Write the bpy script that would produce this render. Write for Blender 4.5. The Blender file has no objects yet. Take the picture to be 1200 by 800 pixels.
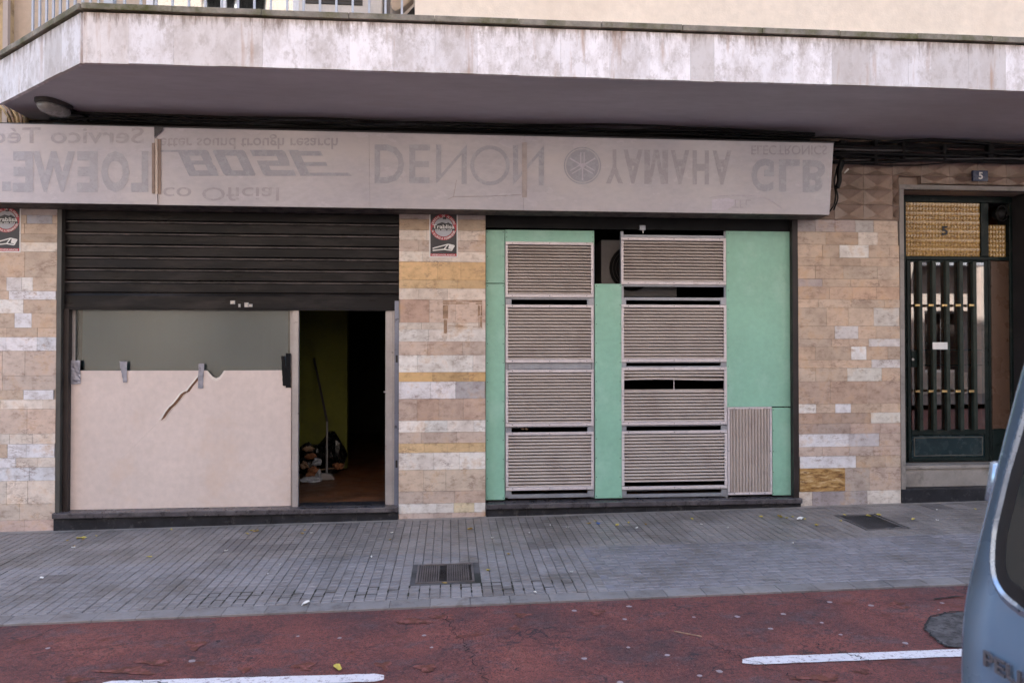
import bpy, bmesh, math, random
from mathutils import Vector, Matrix
random.seed(7)
R_ = random.Random(11)
sc = bpy.context.scene
col = sc.collection

# ------------------------------------------------------------------ camera
FPX = 860.0
YAW = math.atan(72 / FPX)
PIT = math.radians(.8)
SHY = -14.0
CAM = Vector((0, -6.64, 1.63))
_R = Vector((math.cos(YAW), -math.sin(YAW), 0))
_F = Vector((math.sin(YAW) * math.cos(PIT), math.cos(YAW) * math.cos(PIT), math.sin(PIT)))
_U = _R.cross(_F)
cd = bpy.data.cameras.new('camera')
cam = bpy.data.objects.new('camera', cd)
col.objects.link(cam)
cam.location = CAM
cam.rotation_euler = (math.pi / 2 + PIT, 0, -YAW)
cd.sensor_width = 36
cd.lens = FPX / 1200 * 36
cd.shift_y = SHY / 1200
cd.clip_start = .05
cd.clip_end = 400
cd.dof.use_dof = True
cd.dof.focus_distance = 6.5
cd.dof.aperture_fstop = 4.5
sc.camera = cam
SLOPE = .012           # the street climbs gently to the right


def ray(px, py):
    return _R * ((px - 600) / FPX) + _U * ((400 - py + SHY) / FPX) + _F


def at(px, py, y=0.0):
    """surveyed point of the photograph on a vertical plane at depth y"""
    r = ray(px, py)
    return CAM + r * ((y - CAM.y) / r.y)


def WX(px, y=0.0, py=400):
    return at(px, py, y).x


def WZ(px, py, y=0.0):
    return at(px, py, y).z


def gz(x):
    return .0266 + SLOPE * x


def onground(px, py, dz=0.0):
    r = ray(px, py)
    t = (.0266 + dz - CAM.z) / (r.z - SLOPE * r.x)
    return CAM + r * t


# ------------------------------------------------------------------ materials
MATS = {}


def new_mat(name):
    m = bpy.data.materials.new(name)
    m.use_nodes = True
    nt = m.node_tree
    b = nt.nodes['Principled BSDF']
    return m, nt, b


def nd(nt, t, **kw):
    n = nt.nodes.new(t)
    for k, v in kw.items():
        if k.startswith('i_'):
            key = k[2:].replace('_', ' ')
            n.inputs[key].default_value = v
        else:
            setattr(n, k, v)
    return n


def noise(nt, vec, scale, detail=4, rough=.6, lac=2.0):
    n = nd(nt, 'ShaderNodeTexNoise')
    n.inputs['Scale'].default_value = scale
    n.inputs['Detail'].default_value = detail
    n.inputs['Roughness'].default_value = rough
    nt.links.new(vec, n.inputs['Vector'])
    return n.outputs['Fac']


def ramp(nt, fac, stops):
    r = nd(nt, 'ShaderNodeValToRGB')
    e = r.color_ramp.elements
    while len(e) < len(stops):
        e.new(.5)
    for el, (p, c) in zip(e, stops):
        el.position = p
        el.color = c if len(c) == 4 else (*c, 1)
    nt.links.new(fac, r.inputs[0])
    return r.outputs[0]


def mix(nt, fac, a, b, mode='MIX'):
    m = nd(nt, 'ShaderNodeMix', data_type='RGBA', blend_type=mode)
    for s, v in ((m.inputs[0], fac), (m.inputs[6], a), (m.inputs[7], b)):
        if isinstance(v, (int, float)):
            s.default_value = v
        elif isinstance(v, tuple):
            s.default_value = v if len(v) == 4 else (*v, 1)
        else:
            nt.links.new(v, s)
    return m.outputs[2]


def pos(nt, sx=1, sy=1, sz=1, obj=False):
    if obj:
        s = nd(nt, 'ShaderNodeTexCoord').outputs['Object']
    else:
        s = nd(nt, 'ShaderNodeNewGeometry').outputs['Position']
    mp = nd(nt, 'ShaderNodeMapping')
    mp.inputs['Scale'].default_value = (sx, sy, sz)
    nt.links.new(s, mp.inputs['Vector'])
    return mp.outputs[0]


def bump(nt, bsdf, fac, strength=.3, dist=.01):
    b = nd(nt, 'ShaderNodeBump')
    b.inputs['Strength'].default_value = strength
    b.inputs['Distance'].default_value = dist
    nt.links.new(fac, b.inputs['Height'])
    nt.links.new(b.outputs[0], bsdf.inputs['Normal'])


def simple(name, c, rough=.6, metal=0, var=.18, scale=6, bmp=0, bscale=60, dirt=None, dscale=3, dlo=.55, dhi=.75,
           obj=False, stretch=(1, 1, 1), spec=.5, coat=0, fine=.35):
    """base colour with two scales of tonal variation, an optional dirt layer and bump"""
    m, nt, b = new_mat(name)
    p = pos(nt, *stretch, obj=obj)
    n1 = noise(nt, p, scale, 5, .6)
    lo = tuple(x * (1 - var) for x in c)
    hi = tuple(min(1, x * (1 + var)) for x in c)
    cc = ramp(nt, n1, [(.3, lo), (.7, hi)])
    n2 = noise(nt, p, scale * 9, 3, .6)
    cc = mix(nt, fine, cc, ramp(nt, n2, [(.3, (.7, .7, .7)), (.7, (1, 1, 1))]), 'MULTIPLY')
    if dirt:
        n3 = noise(nt, p, dscale, 6, .7)
        f = ramp(nt, n3, [(dlo, (0, 0, 0)), (dhi, (1, 1, 1))])
        cc = mix(nt, f, cc, dirt)
    nt.links.new(cc, b.inputs['Base Color'])
    r2 = ramp(nt, noise(nt, p, scale * 2, 4, .6), [(.3, (max(.02, rough - .12),) * 3), (.7, (min(1, rough + .12),) * 3)])
    nt.links.new(r2, b.inputs['Roughness'])
    b.inputs['Metallic'].default_value = metal
    b.inputs['Specular IOR Level'].default_value = spec
    b.inputs['Coat Weight'].default_value = coat
    if bmp:
        bump(nt, b, noise(nt, p, bscale, 4, .6), bmp, .004)
    MATS[name] = m
    return m


def glass(name, c=(.9, .95, .93), rough=.02, mixf=.88):
    m, nt, b = new_mat(name)
    out = nt.nodes['Material Output']
    g = nd(nt, 'ShaderNodeBsdfGlossy')
    g.inputs['Roughness'].default_value = rough
    g.inputs['Color'].default_value = (1, 1, 1, 1)
    t = nd(nt, 'ShaderNodeBsdfTransparent')
    t.inputs['Color'].default_value = (*c, 1)
    fr = nd(nt, 'ShaderNodeFresnel')
    fr.inputs['IOR'].default_value = 1.5
    mx = nd(nt, 'ShaderNodeMixShader')
    ad = nd(nt, 'ShaderNodeMath', operation='ADD')
    ad.inputs[1].default_value = 1 - mixf
    nt.links.new(fr.outputs[0], ad.inputs[0])
    nt.links.new(ad.outputs[0], mx.inputs[0])
    nt.links.new(t.outputs[0], mx.inputs[1])
    nt.links.new(g.outputs[0], mx.inputs[2])
    nt.links.new(mx.outputs[0], out.inputs['Surface'])
    MATS[name] = m
    return m


def tinted(name, rough=.5, veins=.5, vcol=(.16, .11, .08), fine=.5, bmp=.15, stain=None, nz=1.0, spec=.5):
    """stone / paver material: face colour from the 'Col' attribute, plus veins, speckle and pits"""
    m, nt, b = new_mat(name)
    a = nd(nt, 'ShaderNodeAttribute', attribute_name='Col').outputs['Color']
    p = pos(nt)
    n1 = noise(nt, p, 5 * nz, 6, .65)
    cc = mix(nt, fine, a, ramp(nt, n1, [(.3, (.72, .68, .66)), (.52, (1, 1, 1)), (.72, (1.12, 1.06, 1.0))]), 'MULTIPLY')
    w = pos(nt, 2.2, 2.2, 5.5)
    n2 = noise(nt, w, 2.3 * nz, 9, .72)
    f = ramp(nt, n2, [(.46, (0, 0, 0)), (.5, (veins, veins, veins)), (.53, (0, 0, 0))])
    msk = ramp(nt, noise(nt, pos(nt, 1.0, 1.0, 2.0), 3.4, 3, .6), [(.52, (0, 0, 0)), (.64, (1, 1, 1))])
    f = mix(nt, 1.0, f, msk, 'MULTIPLY')
    cc = mix(nt, f, cc, vcol)
    n8 = noise(nt, pos(nt, 1.3, 1.3, 2.2), 9 * nz, 8, .72)
    cc = mix(nt, fine * .8, cc, ramp(nt, n8, [(.34, (.55, .47, .42)), (.47, (1, 1, 1)), (.66, (1.16, 1.15, 1.15))]), 'MULTIPLY')
    n3 = noise(nt, p, 60 * nz, 3, .7)
    f3 = ramp(nt, n3, [(.66, (0, 0, 0)), (.76, (.55, .55, .55))])
    cc = mix(nt, f3, cc, tuple(x * .8 for x in vcol))
    if stain:
        n4 = noise(nt, pos(nt, 1, 1, 1), stain[1], 5, .7)
        cc = mix(nt, ramp(nt, n4, [(stain[2], (0, 0, 0)), (stain[3], (.8, .8, .8))]), cc, stain[0])
    nt.links.new(cc, b.inputs['Base Color'])
    rr = ramp(nt, n1, [(.3, (rough - .1,) * 3), (.7, (rough + .12,) * 3)])
    nt.links.new(rr, b.inputs['Roughness'])
    b.inputs['Specular IOR Level'].default_value = spec
    bump(nt, b, n3, bmp, .003)
    MATS[name] = m
    return m


tinted('stone', rough=.42, veins=.75, vcol=(.17, .10, .08), fine=.9, stain=((.46, .30, .18), 5, .54, .74))
tinted('paver', rough=.5, veins=0, vcol=(.05, .05, .055), fine=.6, bmp=.5,
       stain=((.10, .085, .075), 1.5, .5, .68), nz=1.4)
tinted('kerbstone', rough=.6, veins=0, vcol=(.06, .06, .065), fine=.8, bmp=.5, stain=((.07, .065, .07), 2, .55, .7))
simple('mortar', (.34, .26, .23), .9, bmp=.3)
simple('moss', (.030, .028, .020), .95, var=.4, scale=12)
simple('joint', (.085, .078, .08), .95, var=.3, scale=3, bmp=.3, dirt=(.022, .022, .018), dscale=2.2, dlo=.46, dhi=.62)
simple('light_joint', (.2, .195, .22), .9, bmp=.3)
simple('relief', (.33, .245, .20), .55, var=.2, scale=4, bmp=.15, dirt=(.15, .11, .09), dscale=5, dlo=.5, dhi=.75)
simple('stucco', (.80, .69, .57), .9, var=.06, scale=2, bmp=.5, bscale=90, dirt=(.68, .57, .46), dscale=1.2, dlo=.52, dhi=.8)
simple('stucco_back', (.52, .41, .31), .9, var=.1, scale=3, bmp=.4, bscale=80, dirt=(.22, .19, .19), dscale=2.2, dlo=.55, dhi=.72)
simple('ochre_plaster', (.55, .40, .22), .9, var=.15, scale=5, bmp=.5, dirt=(.2, .14, .08), dscale=5, dlo=.5, dhi=.65)
simple('soffit', (.54, .53, .57), .8, var=.12, scale=1.3, bmp=.15, bscale=30, dirt=(.46, .435, .45), dscale=1.6, stretch=(.5, 1.5, 1))
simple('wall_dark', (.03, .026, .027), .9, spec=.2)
simple('marble_black', (.022, .022, .027), .5, var=.4, scale=8, dirt=(.085, .08, .085), dscale=14, dlo=.55, dhi=.72, bmp=.2, bscale=40, spec=.15)
simple('marble_sill', (.07, .062, .07), .32, var=.35, scale=8, dirt=(.13, .12, .125), dscale=9, dlo=.5, dhi=.7, bmp=.15, bscale=40, spec=.4)
simple('marble_green', (.06, .057, .052), .45, var=.3, scale=6, bmp=.1)
simple('bronze_frame', (.028, .021, .021), .45, var=.3, spec=.3)
simple('grey_stone', (.26, .235, .22), .6, var=.22, scale=4, bmp=.2, dirt=(.1, .09, .085), dscale=6, dlo=.52, dhi=.75)
simple('shutter_edge_highlight', (.085, .072, .072), .4, var=.5, scale=5, dirt=(.015, .013, .013), dscale=6, dlo=.45, dhi=.62, spec=.4)
simple('shutter_steel', (.009, .0085, .010), .36, metal=0, var=.4, scale=3, dirt=(.034, .029, .029), dscale=4, dlo=.48, dhi=.72,
       stretch=(.5, 1, 2.5), bmp=.12, bscale=40, spec=.16)
simple('scratched_steel', (.42, .40, .40), .35, metal=.6, var=.3, scale=40)
simple('aluminium', (.40, .37, .365), .38, metal=.3, var=.1, scale=5)
simple('aluminium_blue', (.20, .22, .29), .35, metal=.5, var=.15, scale=5)
simple('cardboard_white', (.66, .555, .515), .75, var=.045, scale=2.2, dirt=(.60, .45, .36), dscale=1.3, dlo=.56, dhi=.85, bmp=.12, bscale=25)
simple('torn_core', (.17, .085, .05), .9, var=.4, scale=30, bmp=.5)
simple('torn_edge', (.75, .68, .62), .9, var=.1, scale=30, bmp=.4)
simple('duct_tape', (.27, .27, .32), .35, metal=.2, var=.2, scale=14, bmp=.15, bscale=20)
simple('black_tape', (.006, .006, .008), .6, var=.3, spec=.15)
simple('green_paint', (.27, .52, .405), .42, var=.07, scale=2, dirt=(.35, .58, .48), dscale=2.6, dlo=.5, dhi=.75, bmp=.12, bscale=18)
simple('vent_frame', (.66, .60, .62), .42, metal=.15, var=.06, dirt=(.35, .31, .31), dscale=9, dlo=.56, dhi=.8)
simple('vent_slat', (.46, .40, .375), .48, metal=.1, var=.08, scale=4, dirt=(.32, .26, .24), dscale=3.5, dlo=.5, dhi=.75)
simple('galvanised', (.33, .34, .38), .4, metal=.4, var=.15, scale=10)
simple('screw', (.08, .07, .07), .5, metal=.6)
simple('black_paint', (.005, .005, .006), .6, var=.3, spec=.2)
simple('sign_face', (.475, .455, .505), .2, var=.035, scale=1.6, dirt=(.505, .475, .495), dscale=.9, dlo=.45, dhi=.7, stretch=(1, 1, 2), bmp=.03, bscale=8)
simple('sign_case', (.035, .033, .04), .5)
simple('sign_under', (.12, .10, .09), .7, var=.4, scale=9, dirt=(.03, .026, .026), dscale=12, dlo=.45, dhi=.6)
for nm, c in (('letter_blue', (.375, .375, .43)), ('letter_grey', (.38, .36, .40)), ('letter_dark', (.335, .34, .40)),
              ('letter_pale', (.42, .40, .45)), ('residue', (.52, .49, .57))):
    simple(nm, c, .25, var=.04, scale=7)
simple('strip_faint', (.43, .375, .37), .4)
simple('strip_brown', (.26, .19, .16), .5, var=.3)
simple('strip_cream', (.58, .50, .45), .5)
simple('coping', (.24, .215, .18), .9, var=.35, scale=9, bmp=.6, bscale=70, dirt=(.085, .085, .03), dscale=3.2, dlo=.46, dhi=.66)
simple('railing_paint', (.40, .44, .52), .4, metal=.2, var=.1)
simple('white_frame', (.78, .77, .78), .4, var=.04)
simple('curtain', (.50, .47, .44), .8, var=.5, scale=9, stretch=(2.5, 1, .4))
simple('ac_casing', (.62, .58, .54), .5, var=.06, dirt=(.4, .35, .3), dscale=4, dlo=.6, dhi=.85)
simple('ac_dark_casing', (.19, .18, .18), .6, var=.1)
simple('dark_grille', (.05, .045, .04), .6)
simple('cable_black', (.007, .0065, .007), .55, var=.3, spec=.25)
simple('cable_maroon', (.05, .02, .02), .5, var=.3)
simple('cable_grey', (.09, .085, .09), .5)
simple('white_plastic', (.75, .73, .70), .4)
simple('lamp_glass', (.26, .25, .24), .25, var=.15, scale=12)
simple('lamp_base', (.035, .03, .03), .6)
simple('door_green', (.009, .016, .016), .35, var=.3, scale=8, dirt=(.04, .04, .034), dscale=10, dlo=.56, dhi=.75, bmp=.1, spec=.15)
simple('bar_green', (.024, .032, .027), .38, var=.3, scale=9, spec=.2)
simple('kick_panel', (.008, .026, .032), .25, var=.2)
simple('worn_edge', (.12, .11, .095), .5, var=.4, scale=20)
simple('brass', (.60, .42, .20), .3, metal=.9)
simple('navy_enamel', (.018, .03, .085), .25, var=.1)
simple('white_enamel', (.72, .72, .72), .35, var=.03)
simple('brown_panel', (.10, .06, .042), .3, var=.06, scale=2)
simple('lobby', (.30, .115, .06), .6, var=.4)
simple('olive_wall', (.22, .235, .045), .85, var=.14, scale=2.5, bmp=.1, dirt=(.13, .13, .04), dscale=2, dlo=.5, dhi=.75)
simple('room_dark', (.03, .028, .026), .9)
simple('floor_terracotta', (.19, .085, .045), .4, var=.35, scale=5, bmp=.1, dirt=(.08, .04, .025), dscale=3, dlo=.45, dhi=.65)
simple('blind_mesh', (.062, .090, .125), .7, var=.12, scale=2, dirt=(.078, .108, .142), dscale=1.5, dlo=.5, dhi=.8)
simple('broom_handle', (.10, .09, .10), .4, metal=.3)
simple('broom_pole_low', (.28, .27, .28), .4, metal=.3)
simple('dustpan', (.33, .31, .32), .5)
simple('bag_black', (.006, .006, .007), .28, var=.4, scale=14, bmp=.9, bscale=16)
simple('rag_orange', (.28, .12, .06), .9, var=.6, scale=22, bmp=.6)
simple('rag_tan', (.33, .22, .15), .9, var=.4, scale=20, bmp=.6)
simple('rag_white', (.40, .42, .47), .8, var=.3, scale=20, bmp=.6)
simple('leaf_yellow', (.50, .40, .08), .6, var=.3, scale=60)
simple('leaf_ochre', (.36, .24, .07), .7, var=.3, scale=60)
simple('paper_white', (.72, .70, .68), .7, var=.06)
simple('blue_plastic', (.02, .12, .45), .35)
simple('gum', (.30, .25, .27), .8)
simple('iron', (.14, .12, .12), .55, metal=.3, var=.35, scale=14, bmp=.3)
simple('hatch', (.13, .115, .115), .8, var=.25, scale=12, bmp=.4)
simple('van_paint', (.15, .235, .36), .28, metal=.15, var=.015, scale=2, coat=.6, fine=0)
simple('van_highlight', (.36, .44, .55), .25, metal=.6, var=.04)  # pale tone of the painted window edge highlight, also on the hinges
simple('van_rubber', (.012, .012, .014), .5)
simple('van_black', (.02, .021, .022), .5)
simple('chrome_letter', (.16, .165, .19), .3, metal=.4)
simple('tail_red', (.30, .01, .015), .15, coat=.5)
simple('lamp_clear', (.6, .6, .6), .15)
simple('tyre', (.02, .02, .02), .8, bmp=.3)
simple('rim', (.4, .4, .42), .35, metal=.8)
glass('van_glass', (.10, .12, .12), .03, .96)
glass('shop_glass', (.76, .84, .86), .22, .99)
glass('door_glass', (.75, .66, .60), .015, .89)
glass('window_glass', (.6, .65, .66), .02, .75)
simple('facade_cream', (.46, .38, .33), .85, var=.08, scale=.8)
simple('facade_white', (.50, .45, .43), .85, var=.08, scale=.8)
simple('asphalt', (.06, .058, .062), .85, var=.2, scale=5, bmp=.6, bscale=180, dirt=(.085, .08, .085), dscale=2)
simple('patch_asphalt', (.105, .098, .10), .9, var=.4, scale=14, bmp=.9, bscale=160, dirt=(.05, .045, .048), dscale=30, dlo=.45, dhi=.6, spec=.2)
simple('rust_stain', (.115, .034, .022), .75, var=.45, scale=14, bmp=.6, bscale=150, dirt=(.20, .065, .058), dscale=22, dlo=.48, dhi=.6)
simple('crack_tar', (.02, .018, .02), .9, var=.3)


def mk_road():
    m, nt, b = new_mat('red_lane')
    p = pos(nt)
    n1 = noise(nt, p, 1.3, 8, .68)
    c = ramp(nt, n1, [(.34, (.075, .040, .043)), (.46, (.145, .050, .046)), (.60, (.205, .065, .054)), (.7, (.235, .088, .070))])
    n2 = noise(nt, pos(nt, 1, 1.6, 1), 3.1, 9, .78)
    c = mix(nt, ramp(nt, n2, [(.52, (0, 0, 0)), (.62, (.6, .6, .6))]), c, (.105, .078, .086))
    n3 = noise(nt, p, 130, 3, .7)
    c = mix(nt, ramp(nt, n3, [(.48, (0, 0, 0)), (.62, (.9, .9, .9))]), c, (.045, .028, .034))
    n9 = noise(nt, p, 38, 4, .75)
    c = mix(nt, .8, c, ramp(nt, n9, [(.36, (.65, .62, .65)), (.5, (1, 1, 1)), (.66, (1.25, 1.22, 1.22))]), 'MULTIPLY')
    n6 = noise(nt, pos(nt, 1.3, 1, 1), 60, 2, .7)
    c = mix(nt, ramp(nt, n6, [(.66, (0, 0, 0)), (.74, (.5, .5, .5))]), c, (.22, .17, .18))
    v = nd(nt, 'ShaderNodeTexVoronoi', feature='DISTANCE_TO_EDGE')
    v.inputs['Scale'].default_value = 1.5
    wv = nd(nt, 'ShaderNodeVectorMath', operation='MULTIPLY_ADD')
    nn_ = nd(nt, 'ShaderNodeTexNoise')
    nn_.inputs['Scale'].default_value = 7
    nn_.inputs['Detail'].default_value = 6
    nt.links.new(p, nn_.inputs['Vector'])
    nt.links.new(nn_.outputs['Color'], wv.inputs[0])
    wv.inputs[1].default_value = (.35, .35, .35)
    nt.links.new(p, wv.inputs[2])
    nt.links.new(wv.outputs[0], v.inputs['Vector'])
    ck_ = ramp(nt, v.outputs['Distance'], [(.004, (1, 1, 1)), (.012, (0, 0, 0))])
    ck_ = mix(nt, 1.0, ck_, ramp(nt, noise(nt, p, 1.7, 5, .7), [(.45, (0, 0, 0)), (.6, (.9, .9, .9))]), 'MULTIPLY')
    c = mix(nt, ck_, c, (.03, .022, .027))
    n4 = noise(nt, pos(nt, .8, 2, 1), 2.6, 6, .7)
    c = mix(nt, ramp(nt, n4, [(.60, (0, 0, 0)), (.68, (.85, .85, .85))]), c, (.10, .028, .016))
    n5 = noise(nt, pos(nt, 1, 1.5, 1), 5.5, 10, .82)
    c = mix(nt, ramp(nt, n5, [(.57, (0, 0, 0)), (.62, (.85, .85, .85))]), c, (.035, .028, .034))
    nt.links.new(c, b.inputs['Base Color'])
    b.inputs['Roughness'].default_value = .72
    b.inputs['Specular IOR Level'].default_value = .35
    bump(nt, b, n3, .7, .004)
    MATS['red_lane'] = m


mk_road()


def mk_paint():
    m, nt, b = new_mat('road_paint')
    p = pos(nt)
    n3 = noise(nt, p, 45, 5, .8)
    c = ramp(nt, n3, [(.36, (.20, .15, .17)), (.46, (.66, .64, .68))])
    n4 = noise(nt, p, 3, 5, .7)
    c = mix(nt, ramp(nt, n4, [(.4, (0, 0, 0)), (.7, (.35, .35, .35))]), c, (.5, .46, .5))
    nt.links.new(c, b.inputs['Base Color'])
    b.inputs['Roughness'].default_value = .7
    bump(nt, b, n3, .5, .003)
    MATS['road_paint'] = m


mk_paint()


def mk_fascia():
    m, nt, b = new_mat('fascia_stone')
    a = nd(nt, 'ShaderNodeAttribute', attribute_name='Col').outputs['Color']
    v = pos(nt, 3.2, 3.2, 1.6)
    n1 = noise(nt, v, 1.9, 9, .74)
    c = mix(nt, ramp(nt, n1, [(.44, (0, 0, 0)), (.62, (.7, .7, .7))]), a, (.50, .45, .435))
    n2 = noise(nt, pos(nt, 1, 1, .7), 7, 9, .8)
    c = mix(nt, ramp(nt, n2, [(.50, (0, 0, 0)), (.60, (.6, .6, .6))]), c, (.42, .37, .35))
    n7 = noise(nt, pos(nt, 9, 9, .9), 1.3, 4, .6)
    c = mix(nt, ramp(nt, n7, [(.60, (0, 0, 0)), (.72, (.7, .7, .7))]), c, (.42, .27, .19))
    # soot washed down from under the coping, ragged lower edge
    sep = nd(nt, 'ShaderNodeSeparateXYZ')
    nt.links.new(nd(nt, 'ShaderNodeNewGeometry').outputs['Position'], sep.inputs[0])
    mr = nd(nt, 'ShaderNodeMapRange')
    mr.inputs[1].default_value = 3.68
    mr.inputs[2].default_value = 3.90
    nt.links.new(sep.outputs[2], mr.inputs[0])
    n3 = noise(nt, pos(nt, 14, 14, 2.2), 1.8, 7, .75)
    ad = nd(nt, 'ShaderNodeMath', operation='ADD')
    sc_ = nd(nt, 'ShaderNodeMath', operation='MULTIPLY')
    sc_.inputs[1].default_value = .42
    nt.links.new(mr.outputs[0], sc_.inputs[0])
    nt.links.new(sc_.outputs[0], ad.inputs[0])
    nt.links.new(n3, ad.inputs[1])
    c = mix(nt, ramp(nt, ad.outputs[0], [(.74, (0, 0, 0)), (.98, (.85, .85, .85))]), c, (.16, .115, .09))
    nt.links.new(c, b.inputs['Base Color'])
    b.inputs['Roughness'].default_value = .7
    bump(nt, b, n2, .3, .004)
    MATS['fascia_stone'] = m


mk_fascia()


def mk_amber(name='amber_glass'):
    m, nt, b = new_mat(name)
    b.inputs['Base Color'].default_value = (.52, .34, .11, 1)
    p = pos(nt)
    n = noise(nt, p, 50, 3, .6)
    c = ramp(nt, n, [(.35, (.24, .13, .03)), (.65, (.50, .32, .10))])
    nt.links.new(c, b.inputs['Base Color'])
    b.inputs['Roughness'].default_value = .16
    b.inputs['Specular IOR Level'].default_value = .8
    b.inputs['Coat Weight'].default_value = .5
    MATS[name] = m


mk_amber()
mk_amber('amber_glass_dark')


def mk_ochre():
    m, nt, b = new_mat('ochre_veined')
    n1 = noise(nt, pos(nt, 1.5, 1.5, 7), 4.5, 7, .7)
    c = ramp(nt, n1, [(.36, (.10, .045, .02)), (.45, (.30, .16, .05)), (.55, (.46, .29, .12)), (.66, (.62, .47, .30))])
    n2 = noise(nt, pos(nt, 1, 1, 3), 9, 9, .8)
    c = mix(nt, ramp(nt, n2, [(.54, (0, 0, 0)), (.6, (.8, .8, .8))]), c, (.13, .06, .03))
    nt.links.new(c, b.inputs['Base Color'])
    b.inputs['Roughness'].default_value = .45
    MATS['ochre_veined'] = m


mk_ochre()

# ------------------------------------------------------------------ mesh builder
class MB:
    def __init__(s):
        s.v = []
        s.f = []
        s.c = []
        s.mi = []
        s.cm = 0

    def _add(s, vs, fs, c=None):
        o = len(s.v)
        s.v += [tuple(v) for v in vs]
        s.f += [tuple(i + o for i in f) for f in fs]
        s.c += [c] * len(fs)
        s.mi += [s.cm] * len(fs)
        return s

    def box(s, x0, x1, y0, y1, z0, z1, c=None):
        vs = [(x, y, z) for x in (x0, x1) for y in (y0, y1) for z in (z0, z1)]
        return s._add(vs, [(0, 1, 3, 2), (4, 6, 7, 5), (0, 4, 5, 1), (2, 3, 7, 6), (0, 2, 6, 4), (1, 5, 7, 3)], c)

    def chbox(s, x0, x1, y0, y1, z0, z1, b=.003, c=None, axis='y'):
        """box whose outer face (min y, or max z for axis z) has chamfered edges"""
        if axis == 'y':
            vs = [(x0, y1, z0), (x1, y1, z0), (x1, y1, z1), (x0, y1, z1), (x0, y0 + b, z0), (x1, y0 + b, z0), (x1, y0 + b, z1),
                  (x0, y0 + b, z1), (x0 + b, y0, z0 + b), (x1 - b, y0, z0 + b), (x1 - b, y0, z1 - b), (x0 + b, y0, z1 - b)]
        else:
            vs = [(x0, y0, z0), (x1, y0, z0), (x1, y1, z0), (x0, y1, z0), (x0, y0, z1 - b), (x1, y0, z1 - b), (x1, y1, z1 - b),
                  (x0, y1, z1 - b), (x0 + b, y0 + b, z1), (x1 - b, y0 + b, z1), (x1 - b, y1 - b, z1), (x0 + b, y1 - b, z1)]
        fs = [(0, 1, 2, 3), (8, 9, 10, 11)]
        for i in range(4):
            j = (i + 1) % 4
            fs += [(i, j, j + 4, i + 4), (i + 4, j + 4, j + 8, i + 8)]
        return s._add(vs, fs, c)

    def prism(s, poly, axis, a, b, c=None):
        """poly: list of 2D points; extruded along axis from a to b"""
        def P(u, v, w):
            return {'x': (w, u, v), 'y': (u, w, v), 'z': (u, v, w)}[axis]
        n = len(poly)
        vs = [P(u, v, a) for u, v in poly] + [P(u, v, b) for u, v in poly]
        fs = [tuple(range(n)), tuple(range(2 * n - 1, n - 1, -1))] + [(i, i + n, (i + 1) % n + n, (i + 1) % n) for i in range(n)]
        return s._add(vs, fs, c)

    def tube(s, pts, r, n=8, c=None, cap=True):
        pts = [Vector(p) for p in pts]
        rr = r if isinstance(r, (list, tuple)) else [r] * len(pts)
        vs = []
        up = Vector((0, 0, 1))
        for i, p in enumerate(pts):
            d = (pts[min(i + 1, len(pts) - 1)] - pts[max(i - 1, 0)]).normalized()
            a = d.cross(up if abs(d.z) < .9 else Vector((1, 0, 0))).normalized()
            b = d.cross(a)
            for k in range(n):
                t = 2 * math.pi * k / n
                vs.append(p + (a * math.cos(t) + b * math.sin(t)) * rr[i])
        fs = []
        for i in range(len(pts) - 1):
            for k in range(n):
                fs.append((i * n + k, i * n + (k + 1) % n, (i + 1) * n + (k + 1) % n, (i + 1) * n + k))
        if cap:
            fs.append(tuple(range(n - 1, -1, -1)))
            fs.append(tuple((len(pts) - 1) * n + k for k in range(n)))
        return s._add(vs, fs, c)

    def quad(s, a, b, c_, d, c=None):
        return s._add([a, b, c_, d], [(0, 1, 2, 3)], c)

    def build(s, name, mat, parent=None, smooth=False, bevel=0, solid=0, sub=0):
        me = bpy.data.meshes.new(name)
        me.from_pydata(s.v, [], s.f)
        if any(c is not None for c in s.c):
            ca = me.color_attributes.new('Col', 'FLOAT_COLOR', 'CORNER')
            for p, c in zip(me.polygons, s.c):
                for li in p.loop_indices:
                    ca.data[li].color = (*(c or (.5, .5, .5)), 1)
        for mm_ in (mat if isinstance(mat, (list, tuple)) else [mat]):
            me.materials.append(MATS[mm_])
        if any(s.mi) and len(s.mi) == len(me.polygons):
            me.polygons.foreach_set('material_index', s.mi)
        bm = bmesh.new()
        bm.from_mesh(me)
        bmesh.ops.recalc_face_normals(bm, faces=bm.faces)
        bm.to_mesh(me)
        bm.free()
        if smooth:
            me.shade_smooth()
        o = bpy.data.objects.new(name, me)
        col.objects.link(o)
        if bevel:
            md = o.modifiers.new('bevel', 'BEVEL')
            md.width = bevel
            md.segments = 2
            md.limit_method = 'ANGLE'
        if sub:
            md = o.modifiers.new('sub', 'SUBSURF')
            md.levels = md.render_levels = sub
        if parent is not None:
            o.parent = parent
            o.matrix_parent_inverse = parent.matrix_basis.inverted()
        return o


def tag(o, label=None, cat=None, group=None, kind=None):
    for k, v in (('label', label), ('category', cat), ('group', group), ('kind', kind)):
        if v:
            o[k] = v
    return o


def thing(name, label, cat, loc=(0, 0, 0), group=None):
    o = bpy.data.objects.new(name, None)
    o.empty_display_size = .1
    o.location = loc
    col.objects.link(o)
    return tag(o, label, cat, group)


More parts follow.
